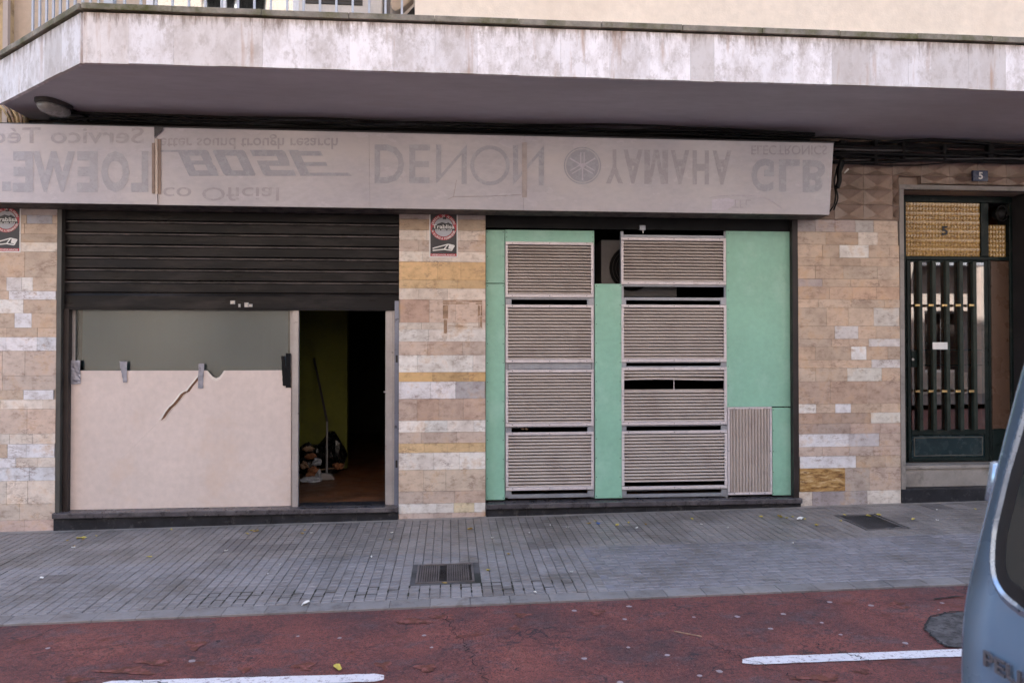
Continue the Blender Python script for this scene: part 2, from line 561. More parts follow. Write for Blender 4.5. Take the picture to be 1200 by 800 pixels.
# ------------------------------------------------------------------ text
def text_geo(body, offset=0.0, res=3, shear=0.0):
    cu = bpy.data.curves.new('txt', 'FONT')
    cu.body = body
    cu.size = 1
    cu.offset = offset
    cu.resolution_u = res
    cu.shear = shear
    ob = bpy.data.objects.new('txt', cu)
    col.objects.link(ob)
    dg = bpy.context.evaluated_depsgraph_get()
    me = bpy.data.meshes.new_from_object(ob.evaluated_get(dg))
    vs = [(v.co.x, v.co.y) for v in me.vertices]
    fs = [tuple(p.vertices) for p in me.polygons]
    bpy.data.objects.remove(ob)
    bpy.data.curves.remove(cu)
    bpy.data.meshes.remove(me)
    return vs, fs


def fit(vs, f):
    """normalise verts into the unit square and map through f(u, v)"""
    x0, x1 = min(v[0] for v in vs), max(v[0] for v in vs)
    y0, y1 = min(v[1] for v in vs), max(v[1] for v in vs)
    return [f((v[0] - x0) / max(1e-6, x1 - x0), (v[1] - y0) / max(1e-6, y1 - y0)) for v in vs]


# ================================================================== GROUND
XL, XR = -26, 30


def ground_quad(name, mat, y0, y1, dz, x0=XL, x1=XR, kind='structure', label=None):
    m = MB()
    n = 8
    for i in range(n):
        a = x0 + (x1 - x0) * i / n
        b = x0 + (x1 - x0) * (i + 1) / n
        m.quad((a, y0, gz(a) + dz), (b, y0, gz(b) + dz), (b, y1, gz(b) + dz), (a, y1, gz(a) + dz))
    o = m.build(name, mat)
    tag(o, kind=kind)
    return o


KERB_OUT = -2.155
KERB_IN = -2.03
ground_quad('ground', 'asphalt', -60, 40, -.30, -60, 60)
ground_quad('road', 'asphalt', -7.8, -3.6, -.03, -30, 30)
ground_quad('cycle_lane', 'red_lane', -7.8, KERB_OUT - .001, -.016, -30, 30)
ground_quad('opposite_pavement', 'hatch', -10.4, -7.8, .09, -30, 30)

# --- pavement: real small pavers on a dark bed
bed = ground_quad('pavement_bed', 'joint', KERB_OUT, .30, -.006)
ground_quad('pavement_bed', 'light_joint', KERB_IN, -.98, -.0035, .98, 5.4)
T = .0667
pav = MB()
lightbed = MB()
_h0, _h1 = onground(978, 603), onground(1064, 618.5)
grates = [(-.235, .165, -1.735, -1.33), (_h0.x, _h1.x, _h1.y, _h0.y), (4.42, 5.0, -1.10, -.86)]


def in_grate(x0, x1, y0, y1):
    for g in grates:
        if x1 > g[0] and x0 < g[1] and y1 > g[2] and y0 < g[3]:
            return True
    return False


def paver(x0, x1, y0, y1, c, dz=0.0):
    if in_grate(x0, x1, y0, y1):
        return
    b = .0035
    z = dz
    vs = []
    for (ax, ay, h) in ((x0, y0, -.014), (x1, y0, -.014), (x1, y1, -.014), (x0, y1, -.014),
                        (x0, y0, -b), (x1, y0, -b), (x1, y1, -b), (x0, y1, -b),
                        (x0 + b, y0 + b, 0), (x1 - b, y0 + b, 0), (x1 - b, y1 - b, 0), (x0 + b, y1 - b, 0)):
        vs.append((ax, ay, gz(ax) + h + z))
    fs = [(8, 9, 10, 11)]
    for i in range(4):
        j = (i + 1) % 4
        fs += [(i, j, j + 4, i + 4), (i + 4, j + 4, j + 8, i + 8)]
    pav._add(vs, fs, c)


nx = int((17 + 5.4) / (3 * T))
for i in range(nx):
    X0 = -5.4 + i * 3 * T
    for j in range(11):
        Y1 = -.045 - j * 3 * T
        Y0 = Y1 - 3 * T
        if Y0 < KERB_IN - .12:
            continue
        xm, ym = X0 + .1, (Y0 + Y1) / 2
        stag = xm > 1.0 and ym < -.95 and (xm + R_.uniform(-.1, .1)) > 1.05 + ( -ym - .95) * -.2
        k = R_.uniform(.86, 1.12)
        base = (.215 * k, .195 * k, .190 * k) if ym > -1.0 else (.215 * k, .202 * k, .210 * k)
        if R_.random() < .06:
            base = (.15, .135, .135)
        if stag:
            base = (.200 * k, .188 * k, .204 * k)
        tilt = R_.uniform(-.0015, .0015)
        yy1, yy0 = Y1, max(Y0, KERB_IN + .006)
        if stag:
            for q in range(3):
                a1 = yy1 - q * T
                a0 = max(a1 - T, yy0)
                if a1 - a0 < .02:
                    continue
                off = (q % 2) * T
                for w in range(2):
                    xa = X0 + w * .1 + off * .75
                    kk = R_.uniform(.9, 1.1)
                    paver(xa + .003, xa + .097, a0 + .003, a1 - .003, tuple(v * kk for v in base), R_.uniform(-.002, .001))
        else:
            for q in range(3):
                a1 = yy1 - q * T
                a0 = max(a1 - T, yy0)
                if a1 - a0 < .02:
                    continue
                for w in range(3):
                    gap = .0016 if w else .0030
                    kk = R_.uniform(.94, 1.06)
                    paver(X0 + w * T + gap, X0 + (w + 1) * T - .0014, a0 + .0024, a1 - .0022,
                          tuple(v * kk for v in base), tilt * (w - 1) + R_.uniform(-.0007, .0007))
pv = pav.build('pavement', 'paver')
tag(pv, kind='structure')
bed.name = 'pavement_bed'
# filled mortar strip against the wall
m = MB()
for i in range(60):
    a = -5.4 + i * .25
    m.quad((a, -.05 - R_.uniform(0, .012), gz(a) + .002), (a + .25, -.05 - R_.uniform(0, .012), gz(a + .25) + .002),
           (a + .25, .02, gz(a + .25) + .012), (a, .02, gz(a) + .012))
tag(m.build('pavement_mortar', 'grey_stone'), kind='structure')
m = MB()
def strip_j(x0, x1, y0, y1):
    m.quad((x0, y0, gz(x0) + .0012), (x1, y0, gz(x1) + .0012), (x1, y1, gz(x1) + .0012), (x0, y1, gz(x0) + .0012))
for i in range(-24, 14):
    X = -5.4 + (i + 60) * T if False else -5.4 + int((i * T + 5.4 - 0) / T) * T
    f = .5 + .5 * math.sin(i * .37) * math.sin(i * .11 + 1)
    for j in range(3):
        if R_.random() < .25 + .6 * f:
            y1_ = -.045 - (25 + j + 1) * T
            ww_ = R_.uniform(.003, .0065)
            if y1_ - T < KERB_IN:
                continue
            strip_j(X - ww_, X + ww_, y1_ - T * R_.uniform(.6, 1), y1_)
            if R_.random() < .45:
                strip_j(X, X + T, y1_ - .003, y1_ + .004)
for k in range(9):          # darker joints running back from the kerb on the left
    X = -5.4 + (26 + k) * T
    strip_j(X - .004, X + .003, -1.95 + R_.uniform(0, .3), -.65 - R_.uniform(0, .5))
tag(m.build('pavement_moss', 'moss'), kind='structure')
# kerb
m = MB()
x = -6.0
while x < 18:
    L = .245
    k = R_.uniform(.85, 1.1)
    c = (.205 * k, .192 * k, .195 * k)
    vs = []
    b = .003
    for (ax, ay, h) in ((x, KERB_OUT, -.08), (x + L, KERB_OUT, -.08), (x + L, KERB_IN, -.08), (x, KERB_IN, -.08),
                        (x, KERB_OUT, -b), (x + L, KERB_OUT, -b), (x + L, KERB_IN, -b), (x, KERB_IN, -b),
                        (x + b, KERB_OUT + b, 0), (x + L - b, KERB_OUT + b, 0), (x + L - b, KERB_IN - .002, 0), (x + b, KERB_IN - .002, 0)):
        vs.append((ax + (.003 if ax > x else 0) * -1, ay, gz(ax) + h - .002))
    fs = [(8, 9, 10, 11)]
    for i in range(4):
        j = (i + 1) % 4
        fs += [(i, j, j + 4, i + 4), (i + 4, j + 4, j + 8, i + 8)]
    m._add(vs, fs, c)
    x += L
tag(m.build('kerb', 'kerbstone'), kind='structure')


# painted dashes
def dash(bl, tl, br, tr, e0=0.0, e1=0.0):
    """a worn painted bar; corners surveyed on the lane, lengthened by e0 / e1 metres at its ends"""
    P = [onground(*p, -.011) for p in (bl, tl, br, tr)]
    db, dt = (P[2] - P[0]).normalized(), (P[3] - P[1]).normalized()
    P[0], P[1], P[2], P[3] = P[0] - db * e0, P[1] - dt * e0, P[2] + db * e1, P[3] + dt * e1
    m = MB()
    n = 30
    top, bot = [], []
    for i in range(n + 1):
        b, t = P[0].lerp(P[2], i / n), P[1].lerp(P[3], i / n)
        k = .22 if i in (0, n) else 0
        b, t = b.lerp(t, k), t.lerp(b, k)
        for q, L_ in ((b, bot), (t, top)):
            L_.append((q.x, q.y + R_.uniform(-.003, .003), gz(q.x) - .011))
    for i in range(n):
        m.quad(bot[i], bot[i + 1], top[i + 1], top[i])
    tag(m.build('lane_marking', 'road_paint'), kind='structure')


dash((870, 778.5), (870, 769.5), (1122, 768.5), (1122, 760), 0, .8)
dash((150, 806.5), (150, 796.5), (450, 797.5), (450, 788.5), .12, 0)
dash((-700, 836), (-700, 826), (-480, 829), (-480, 819), .6, 0)
# asphalt patch in the lane
m = MB()
pp = [(1084, 737), (1090, 723), (1108, 717), (1128, 716), (1150, 714), (1175, 722), (1185, 745), (1160, 762), (1128, 759), (1108, 757), (1096, 749), (1090, 742)]
pp = [(lambda q: (q.x, q.y))(onground(a, b, -.0115)) for a, b in pp]
pp2 = []
for i in range(len(pp)):
    a, b = pp[i], pp[(i + 1) % len(pp)]
    for k in range(4):
        t = k / 4
        pp2.append((a[0] + (b[0] - a[0]) * t + R_.uniform(-.012, .012), a[1] + (b[1] - a[1]) * t + R_.uniform(-.012, .012)))
m._add([(x, y, gz(x) - .0115) for x, y in pp2], [tuple(range(len(pp2)))])
tag(m.build('road_patch', 'patch_asphalt'), kind='structure')
# cracks
m = MB()


def crack(p0, p1, w, n=14, wob=.03):
    pts = []
    for i in range(n + 1):
        t = i / n
        pts.append((p0[0] + (p1[0] - p0[0]) * t + R_.uniform(-wob, wob), p0[1] + (p1[1] - p0[1]) * t + R_.uniform(-wob, wob) * .6))
    for i in range(n):
        a, b = pts[i], pts[i + 1]
        d = Vector((b[0] - a[0], b[1] - a[1])).normalized()
        q = Vector((-d.y, d.x)) * w * R_.uniform(.3, 1)
        m.quad((a[0] - q.x, a[1] - q.y, gz(a[0]) - .0085), (b[0] - q.x * .7, b[1] - q.y * .7, gz(b[0]) - .0085),
               (b[0] + q.x * .7, b[1] + q.y * .7, gz(b[0]) - .0085), (a[0] + q.x, a[1] + q.y, gz(a[0]) - .0085))


for i in range(len(pp)):
    crack(pp[i], pp[(i + 1) % len(pp)], .008, 6, .01)
_c0, _c1 = onground(1095, 701, -.01), onground(1128, 698, -.01)
crack((_c0.x, _c0.y), (_c1.x, _c1.y), .012, 8, .01)
for a, b in (((-2.5, -2.7), (-2.2, -2.2)), ((-.05, -2.25), (.12, -2.9)), ((.12, -2.9), (.22, -3.4)),
             ((1.35, -2.85), (1.7, -3.4)), ((-2.2, -2.6), (-1.2, -2.4)), ((1.9, -2.9), (2.1, -3.2)), ((.1, -3.2), (.3, -3.8)), ((-1.7, -2.9), (-1.2, -3.05))):
    crack(a, b, .0035, 26, .022)
tag(m.build('road_cracks', 'crack_tar'), kind='structure')


m = MB()
for (px, py, w_, h_) in ((484, 727, 17, 3.5), (520, 722, 12, 2.5), (356, 780, 13, 4), (450, 779, 9, 4.5), (500, 782, 11, 4), (150, 785, 30, 4), (180, 775, 20, 3), (229, 755, 11, 4.5),
                         (286, 784, 7, 3), (612, 720, 10, 2.5), (603, 735, 6, 3), (700, 717, 9, 3), (1050, 706, 8, 2.5), (1058, 711, 7, 1.5), (960, 793, 26, 3.5), (1010, 786, 8, 2.5), (90, 795, 16, 3)):
    n = 26
    P = []
    for i in range(n):
        a = 2 * math.pi * i / n
        k = 1 + .35 * math.sin(3 * a + px) + R_.uniform(-.3, .3)
        q = onground(px + w_ * k * math.cos(a), py + h_ * k * math.sin(a), -.0125)
        P.append((q.x, q.y, gz(q.x) - .0125))
    q = onground(px, py, -.0125)
    P.append((q.x, q.y, gz(q.x) - .0125))
    m._add(P, [(i, (i + 1) % n, n) for i in range(n)])
tag(m.build('road_stain', 'rust_stain'), kind='structure')


# access covers in the pavement
def cover(g, name, label, ribs, mat):
    t = thing(name, label, 'manhole cover', ((g[0] + g[1]) / 2, (g[2] + g[3]) / 2, gz((g[0] + g[1]) / 2)))
    m = MB()
    x0, x1, y0, y1 = g
    w = .018
    zc = gz((x0 + x1) / 2)

    def bx(a, b, c, d, z1):
        m._add([(a, c, gz(a) - .03), (b, c, gz(b) - .03), (b, d, gz(b) - .03), (a, d, gz(a) - .03),
                (a, c, gz(a) + z1), (b, c, gz(b) + z1), (b, d, gz(b) + z1), (a, d, gz(a) + z1)],
               [(0, 1, 2, 3), (4, 5, 6, 7), (0, 1, 5, 4), (1, 2, 6, 5), (2, 3, 7, 6), (3, 0, 4, 7)])
    bx(x0 + .004, x1 - .004, y0 + .004, y0 + w, .001)
    bx(x0 + .004, x1 - .004, y1 - w, y1 - .004, .001)
    bx(x0 + .004, x0 + w, y0 + w, y1 - w, .001)
    bx(x1 - w, x1 - .004, y0 + w, y1 - w, .001)
    m.build('frame', mat, t)
    m = MB()
    bx(x0 + w + .003, x1 - w - .003, y0 + w + .003, y1 - w - .003, -.006)
    if ribs:
        n = 22
        for i in range(n):
            a = x0 + w + .008 + (x1 - x0 - 2 * w - .02) * i / n
            if 9 <= i <= 11:
                continue
            bx(a, a + .008, y0 + w + .01, y1 - w - .01, -.001)
    else:
        for i in range(4):
            a = x0 + .2 + i * .08
            bx(a, a + .05, y0 + .05, y0 + .06, -.003)
    m.build('lid', mat, t)
    return t


cover(grates[0], 'manhole_cover', 'ribbed rusty iron cover set in the pavement before the middle stone pier', True, 'iron')
cover(grates[1], 'manhole_cover', 'plain dark flat hatch in the pavement against the right-hand stone pier', False, 'hatch')
cover(grates[2], 'manhole_cover', 'small dark hatch in the pavement just left of the parked van', False, 'hatch')

# ================================================================== BUILDING
TOPH = 14.3
bld = thing('apartment_building', 'stone-clad apartment building with a long balcony over closed shopfronts', 'building', (0, 0, 0))


def stone_pier(x0, x1, zt, rows, ref, seams, defcol, name='stone_pier'):
    """rows: list of (py_top, py_bottom, colour, [(px0, px1, colour)])"""
    m = MB()
    m.box(x0, x1, .012, .30, gz(x0) - .1, zt, (.3, .26, .23))
    for (pt, pb, c, spec) in rows:
        z1, z0 = WZ(ref, pt), WZ(ref, pb)
        if z1 > zt - .001:
            z1 = zt - .001
        spans = []
        cur = x0
        items = sorted([(max(x0, WX(a)), min(x1, WX(b)), cc) for a, b, cc in spec])
        for a, b, cc in items + [(x1, x1, None)]:
            if a - cur > .03:
                # fill with default tiles
                q = cur
                while q < a - .001:
                    L = R_.uniform(.16, .36)
                    e = q + L
                    if a - e < .1:
                        e = a
                    k = R_.uniform(.88, 1.1)
                    w = R_.uniform(-.02, .02)
                    spans.append((q, e, (c[0] * k + w, c[1] * k, c[2] * k - w * .5)))
                    q = e
            if cc:
                spans.append((a, b, cc))
            cur = max(cur, b)
        for a, b, cc in spans:
            g = .0006
            dp = R_.uniform(-.0015, .0015)
            m.chbox(a + g, b - g, -.002 + dp, .014, z0 + g, z1 - g, .0012, cc)
    return m.build(name, 'stone', bld)


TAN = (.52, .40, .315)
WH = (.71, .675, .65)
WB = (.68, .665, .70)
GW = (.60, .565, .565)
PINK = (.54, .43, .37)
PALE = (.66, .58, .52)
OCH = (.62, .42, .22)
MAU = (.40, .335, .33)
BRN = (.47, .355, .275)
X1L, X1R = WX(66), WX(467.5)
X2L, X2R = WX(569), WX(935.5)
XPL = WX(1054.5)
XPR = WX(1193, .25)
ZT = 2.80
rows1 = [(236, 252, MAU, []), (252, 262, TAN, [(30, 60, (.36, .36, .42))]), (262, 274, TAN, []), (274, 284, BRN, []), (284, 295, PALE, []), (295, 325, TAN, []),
         (325, 341, TAN, [(7, 25, GW), (25, 38, WH)]), (341, 351, TAN, [(10, 65, WB)]), (351, 367, TAN, [(-40, 27, WH)]),
         (367, 384, BRN, [(17, 37, WB)]), (384, 395, TAN, []), (395, 411, WB, []), (411, 440, PINK, []), (440, 457, PINK, []),
         (457, 468, TAN, [(28, 63, WB)]), (468, 479, PALE, []), (479, 508, PINK, []), (508, 520, PALE, []),
         (520, 536, TAN, [(10, 32, WB), (32, 65, WB)]), (536, 547.5, PALE, [(-20, 20, WB)]), (547.5, 563, WB, []), (563, 590, PALE, []),
         (590, 609, (.60, .50, .43), []), (609, 632, (.52, .40, .36), [])]
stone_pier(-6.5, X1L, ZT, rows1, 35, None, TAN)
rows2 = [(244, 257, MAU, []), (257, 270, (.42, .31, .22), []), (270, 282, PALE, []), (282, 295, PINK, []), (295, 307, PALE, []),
         (307, 328, OCH, []), (328, 338, (.58, .41, .23), []), (338, 351, PALE, []), (351, 378, PINK, [(469, 503, (.46, .32, .26))]), (378, 386, PALE, []),
         (386, 400, WH, []), (400, 416, PINK, []), (416, 436, WH, []), (436, 447, (.58, .38, .18), []),
         (447, 467, WB, [(534, 568, (.40, .38, .40))]), (467, 492.5, (.47, .35, .29), []), (492.5, 506, WH, []), (506, 519, PINK, []),
         (519, 530, (.60, .44, .26), []), (530, 550, WH, []), (550, 575, (.56, .46, .38), []), (575, 589.5, PINK, []),
         (589.5, 600.5, WH, [(532, 556, (.62, .53, .38))]), (600.5, 616, (.50, .40, .36), [])]
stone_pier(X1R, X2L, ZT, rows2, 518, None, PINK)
p3 = lambda v: 925 + v / 4.214
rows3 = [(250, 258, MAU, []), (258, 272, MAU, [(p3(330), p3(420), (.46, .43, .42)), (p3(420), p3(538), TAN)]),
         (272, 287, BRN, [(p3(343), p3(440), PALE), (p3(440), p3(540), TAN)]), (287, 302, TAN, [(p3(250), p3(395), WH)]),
         (302, 312, BRN, []), (312, 327, TAN, []), (327, 336, BRN, [(p3(45), p3(165), MAU)]), (336, 351, (.50, .35, .26), []),
         (351, 360.5, TAN, []), (360.5, 382, TAN, [(p3(418), p3(545), (.55, .51, .48))]), (382, 397, TAN, [(p3(225), p3(340), GW)]),
         (397, 406, (.5, .38, .3), [(p3(392), p3(548), GW)]), (406, 421.5, BRN, [(p3(305), p3(380), (.74, .72, .72))]),
         (421.5, 431, TAN, [(p3(405), p3(550), GW)]), (431, 446.6, TAN, [(p3(285), p3(455), (.60, .57, .53))]), (446.6, 473, (.42, .31, .25), []),
         (473, 483.6, TAN, [(p3(45), p3(130), WH), (p3(225), p3(302), WB)]), (483.6, 496, (.43, .32, .26), [(p3(400), p3(550), (.62, .58, .53))]),
         (496, 508, (.45, .34, .29), []), (508, 523, PINK, [(p3(45), p3(290), WB), (p3(290), p3(440), (.50, .47, .49))]), (523, 534, (.50, .40, .35), []),
         (534, 548, TAN, [(p3(50), p3(325), WB)]), (548, 575, (.46, .37, .32), [(p3(48), p3(270), (.40, .24, .09))]),
         (575, 600, PALE, [(p3(108), p3(270), (.33, .29, .30)), (p3(270), p3(380), (.38, .34, .34)), (p3(380), p3(550), (.64, .59, .55))])]
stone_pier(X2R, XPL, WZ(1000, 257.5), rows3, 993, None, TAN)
ZRB = WZ(1000, 257.5)
rows4 = [(a, b, c, [(p + 155, q + 155, cc) for p, q, cc in s] if False else []) for a, b, c, s in rows3]
stone_pier(XPR, 20, ZRB, rows4, 993, None, TAN)
# rust-coloured torn rendering patch on the middle pier where a plate was removed
m = MB()
ya = -.0045
for (a, b, c_, d) in ((519, 565, 352, 357), (519, 525, 357, 391), (560, 565, 357, 384), (525, 560, 381, 384)):
    n = 6
    for i in range(n):
        for k in range(2):
            xx0 = WX(a + (b - a) * i / n)
            xx1 = WX(a + (b - a) * (i + 1) / n)
            if R_.random() < .25:
                continue
            z1 = WZ(545, c_ + (d - c_) * k / 2 + R_.uniform(0, 1))
            z0 = WZ(545, c_ + (d - c_) * (k + 1) / 2 - R_.uniform(0, 1.2))
            m.quad((xx0, ya, z0), (xx1, ya, z0 + R_.uniform(-.004, .004)), (xx1, ya, z1), (xx0, ya, z1))
m.build('glue_residue', 'rag_tan', bld)

m = MB()
m.chbox(WX(p3(48)) + .001, WX(p3(270)) - .001, -.0055, .0, WZ(993, 575) + .001, WZ(993, 548) - .001, .0012)
m.build('ochre_slab', 'ochre_veined', bld)
# relief tiles above the entrance and behind the right end of the sign
m = MB()
m.box(3.30, 20, .060, .30, WZ(1000, 221), 3.53)
m.box(3.30, XPL, .060, .30, ZRB, WZ(1000, 221))
m.box(XPR, 20, .060, .30, ZRB, WZ(1000, 221))
ch, cw = (WZ(1013, 240) - WZ(1013, 257.5)), WX(1047) - WX(1013)
xs = WX(1013) - 3 * cw
for i in range(66):
    for j in range(6):
        a, b = xs + i * cw, xs + (i + 1) * cw
        z0, z1 = ZRB + j * ch, ZRB + (j + 1) * ch
        if a > 19.8:
            continue
        if z0 < WZ(1100, 216.5) - .01 and b > XPL and a < XPR:
            if a < XPL:
                b = XPL
                if b - a < .05:
                    continue
            elif b > XPR:
                a = XPR
                if b - a < .05:
                    continue
            elif z1 > WZ(1100, 216.5) + .03:
                z0 = WZ(1100, 216.5) + .004
            else:
                continue
        if z1 > 3.53:
            z1 = 3.53
        if z1 - z0 < .03:
            continue

        def P(u, v, h):
            h = h - .004
            return (a + .0015 + (b - a - .003) * u, .009 - h, z0 + .0015 + (z1 - z0 - .003) * v)
        A, B, C, D = P(0, 0, .016), P(1, 0, .016), P(1, 1, .016), P(0, 1, .016)
        Q = P(.60, .42, -.046)
        e1, e2, e3, e4 = P(0, 0, -.046), P(1, 0, -.046), P(1, 1, -.046), P(0, 1, -.046)
        m._add([A, B, C, D, Q, e1, e2, e3, e4], [(0, 1, 4), (1, 2, 4), (2, 3, 4), (3, 0, 4), (0, 1, 6, 5), (1, 2, 7, 6), (2, 3, 8, 7), (3, 0, 5, 8)])
m.build('relief_tiles', 'relief', bld)

# lintels and spandrels (behind the long sign)
m = MB()
m.box(-6.5, X1L, .02, .3, ZT + .002, 3.53)
m.box(X1R, X2L, .02, .3, ZT + .002, 3.53)
m.box(X2R, 3.298, .02, .3, ZRB + .002, 3.53)
m.box(X1L, X1R, .02, .3, 2.83, 3.53)
m.box(X2L, X2R, .02, .3, 2.78, 3.53)
m.build('lintel', 'wall_dark', bld)

# jamb edges of the first opening and thin bronze edges
m = MB()
zb = gz(-3.3)
xa, xb = WX(66), WX(71.5)
m.box(xa + .002, xb, -.004, .10, .118, 2.80)
m.build('door_jamb', 'marble_green', bld)
m = MB()
m.box(xb + .001, xb + .045, .035, .12, .118, 1.90)
m.build('door_jamb', 'bronze_frame', bld)
m = MB()
m.box(WX(929), X2R - .002, -.004, .10, .118, 2.78)
m.build('door_jamb', 'bronze_frame', bld)
m = MB()
m.box(X2L + .001, WX(928.8), .045, .10, WZ(750, 269, .05), 2.78)
m.build('lintel_beam', 'black_paint', bld)


# black marble sills
def sill(x0, x1, z, back, label=None):
    m = MB()
    m.chbox(x0, x1, -.045, back, z - .045, z, .004)
    s = m.build('door_sill', 'marble_sill', bld, bevel=.003)
    m = MB()
    n = 8
    for i in range(n):
        a, b = x0 + .003 + (x1 - x0 - .006) * i / n, x0 + .003 + (x1 - x0 - .006) * (i + 1) / n - .002
        m.box(a, b, -.018 + R_.uniform(-.001, .001), .05, gz(a) - .05, z - .047)
    m.build('riser', 'marble_black', s)


sill(X1L - .005, X1R, .145, .20)
sill(X2L + .004, WX(937), .155, .14)

# --- roller shutter, half lowered
zt, zs0, zs1 = 2.83, WZ(270, 344.5, .06), WZ(270, 363.5, .06)
shx0, shx1 = WX(73.5, .06), WX(467.3, .06)
m = MB()
pitch = (WZ(270, 275, .06) - WZ(270, 344.5, .06)) / 5
prof = []
z = zs0
while z < zt:
    prof += [(.085, z), (.085, z + .008), (.060, z + .010), (.055, z + .016), (.055, z + pitch * .80), (.058, z + pitch * .86), (.050, z + pitch * .90),
             (.050, z + pitch - .002), (.085, z + pitch - .001)]
    z += pitch
vs = [(shx0, y, zz) for y, zz in prof] + [(shx1, y, zz) for y, zz in prof]
n = len(prof)
for i in range(n - 1):
    m.cm = 1 if i % 9 in (6, 5) else 0  # slat lips take a lighter colour, a painted edge highlight
    m.f.append((i, i + 1, i + 1 + n, i + n))
    m.c.append(None)
    m.mi.append(m.cm)
m.v += vs
sh = m.build('roller_shutter', ['shutter_steel', 'shutter_edge_highlight'], bld)
m = MB()
m.prism([(.040, zs1), (.080, zs1), (.080, zs0), (.058, zs0), (.052, zs0 - .012), (.048, zs0 - .02), (.048, zs1 + .016), (.040, zs1 + .012)], 'x', shx0, shx1)
bb = m.build('bottom_bar', 'shutter_steel', sh)
for a, b, c_, d in ((269.5, 275, 352, 356.5), (279, 281.5, 356, 360), (286, 291, 354.3, 360), (291.3, 295.5, 356, 359.6)):
    m = MB()
    m.chbox(WX(a, .04), WX(b, .04), .038, .047, WZ(280, d, .04), WZ(280, c_, .04), .004)
    m.build('shutter_lock', 'scratched_steel', sh)
m = MB()
m.box(shx0 - .012, shx0 + .02, .05, .115, 1.90, 2.83)
m.build('guide_rail', 'bronze_frame', sh)

# --- shop window and sliding door under the shutter
zsl = .146
m = MB()
gx0, gx1 = WX(80, .10), WX(342, .10)
ztop = 1.98
m.box(gx0, gx0 + .06, .095, .135, zsl, ztop)
m.box(gx1 - .014, gx1 + .012, .095, .135, zsl, ztop)
m.box(gx0 + .06, gx1 - .014, .095, .135, ztop - .05, ztop)
m.box(gx0 + .06, gx1 - .014, .095, .135, zsl, zsl + .05)
sw = m.build('shop_window', 'aluminium', bld)
m = MB()
m.box(gx0 + .06, gx1 - .014, .112, .118, zsl + .05, ztop - .05)
m.build('pane', 'shop_glass', sw)
m = MB()
NB_ = 24
_v = []
for k in range(NB_ + 1):
    xx = gx0 + .075 + (gx1 - gx0 - .13) * k / NB_
    yy_ = .19 + .004 * math.sin(k * 1.1) * math.sin(k * .37)
    _v += [(xx, yy_, 1.0), (xx, yy_ + .003, 1.94)]
m._add(_v, [(2 * k, 2 * k + 2, 2 * k + 3, 2 * k + 1) for k in range(NB_)])
m.build('blind', 'blind_mesh', sw)
m = MB()
m.box(gx0, gx1, .26, .27, zsl, 2.75)
m.build('backing_panel', 'room_dark', sw)
# black adhesive remnants on the meeting stile
m = MB()
px_ = lambda p, y=.07: WX(p, y)
dxa, dxb = WX(342.6, .06), WX(350, .06)
m.box(dxa, dxa + .012, .062, .10, zsl, ztop)
m.box(dxa + .014, dxb, .052, .10, zsl, ztop)
m.box(dxa + .012, dxa + .014, .07, .10, zsl, ztop)
dr = m.build('door_frame', 'aluminium', bld)
m = MB()
a, b = WX(451.5, .06), WX(462.5, .06)
m.box(a, a + .012, .075, .16, zsl, ztop)
m.box(a + .013, b - .018, .056, .14, zsl, ztop)
m.box(b - .017, b, .052, .12, zsl, ztop)
dr2 = m.build('sliding_door', 'aluminium', bld, bevel=.0015)
m = MB()
m.box(b + .002, X1R - .003, .03, .12, zsl, ztop)
m.build('door_frame', 'aluminium_blue', bld)
for py in (420, 543):
    m = MB()
    zc = WZ(465, py, .03)
    m.box(b + .012, b + .030, .0285, .034, zc - .035, zc + .03)
    m.build('strike_plate', 'van_rubber', dr2)
m = MB()
m.tube([(a + .012, .056, WZ(448, 459, .06)), (a - .012, .05, WZ(448, 459, .06))], .008)
m.build('handle', 'aluminium', dr2)

# --- interior of the first shop
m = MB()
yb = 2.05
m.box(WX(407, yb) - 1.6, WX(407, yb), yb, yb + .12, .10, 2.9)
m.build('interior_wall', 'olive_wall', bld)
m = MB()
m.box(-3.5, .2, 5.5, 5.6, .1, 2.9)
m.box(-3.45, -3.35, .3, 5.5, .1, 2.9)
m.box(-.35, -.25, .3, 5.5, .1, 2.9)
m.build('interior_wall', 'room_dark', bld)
m = MB()
m.box(-3.6, .2, .16, 5.6, 2.86, 2.92)
m.build('interior_ceiling', 'room_dark', bld)
m = MB()
m.box(-3.4, -.3, .201, 5.5, -.05, .135)
o = m.build('interior_floor', 'floor_terracotta')
tag(o, kind='structure')
# threshold stone between door posts
m = MB()
m.box(dxb + .002, a - .002, .05, .20, .146, .150)
m.build('threshold', 'marble_black', bld)

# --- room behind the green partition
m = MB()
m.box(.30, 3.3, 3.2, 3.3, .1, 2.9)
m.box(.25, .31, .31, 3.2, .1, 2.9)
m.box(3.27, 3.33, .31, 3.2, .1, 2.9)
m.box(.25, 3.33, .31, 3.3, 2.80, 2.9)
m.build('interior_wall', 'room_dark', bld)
m = MB()
m.box(.32, 3.26, .141, 3.2, -.05, .12)
tag(m.build('interior_floor', 'floor_terracotta'), kind='structure')

# ================================================================== TEXT / SIGN
SY0, SZ0 = -.270, 2.761          # lower front edge
SY1 = -.350
SX1 = 3.419
SZ1 = WZ(977, 168, SY1)
slope_y = (SY1 - SY0) / (SZ1 - SZ0)
SXL = -6.2


def on_sign(px, py, lift=.0015):
    """surveyed point on the tilted sign face"""
    r = ray(px, py)
    # plane: y = SY0 + slope_y * (z - SZ0)
    t = (SY0 + slope_y * (CAM.z - SZ0) - CAM.y) / (r.y - slope_y * r.z)
    p = CAM + r * t
    nrm = Vector((0, -1, slope_y)).normalized()
    return p + nrm * lift


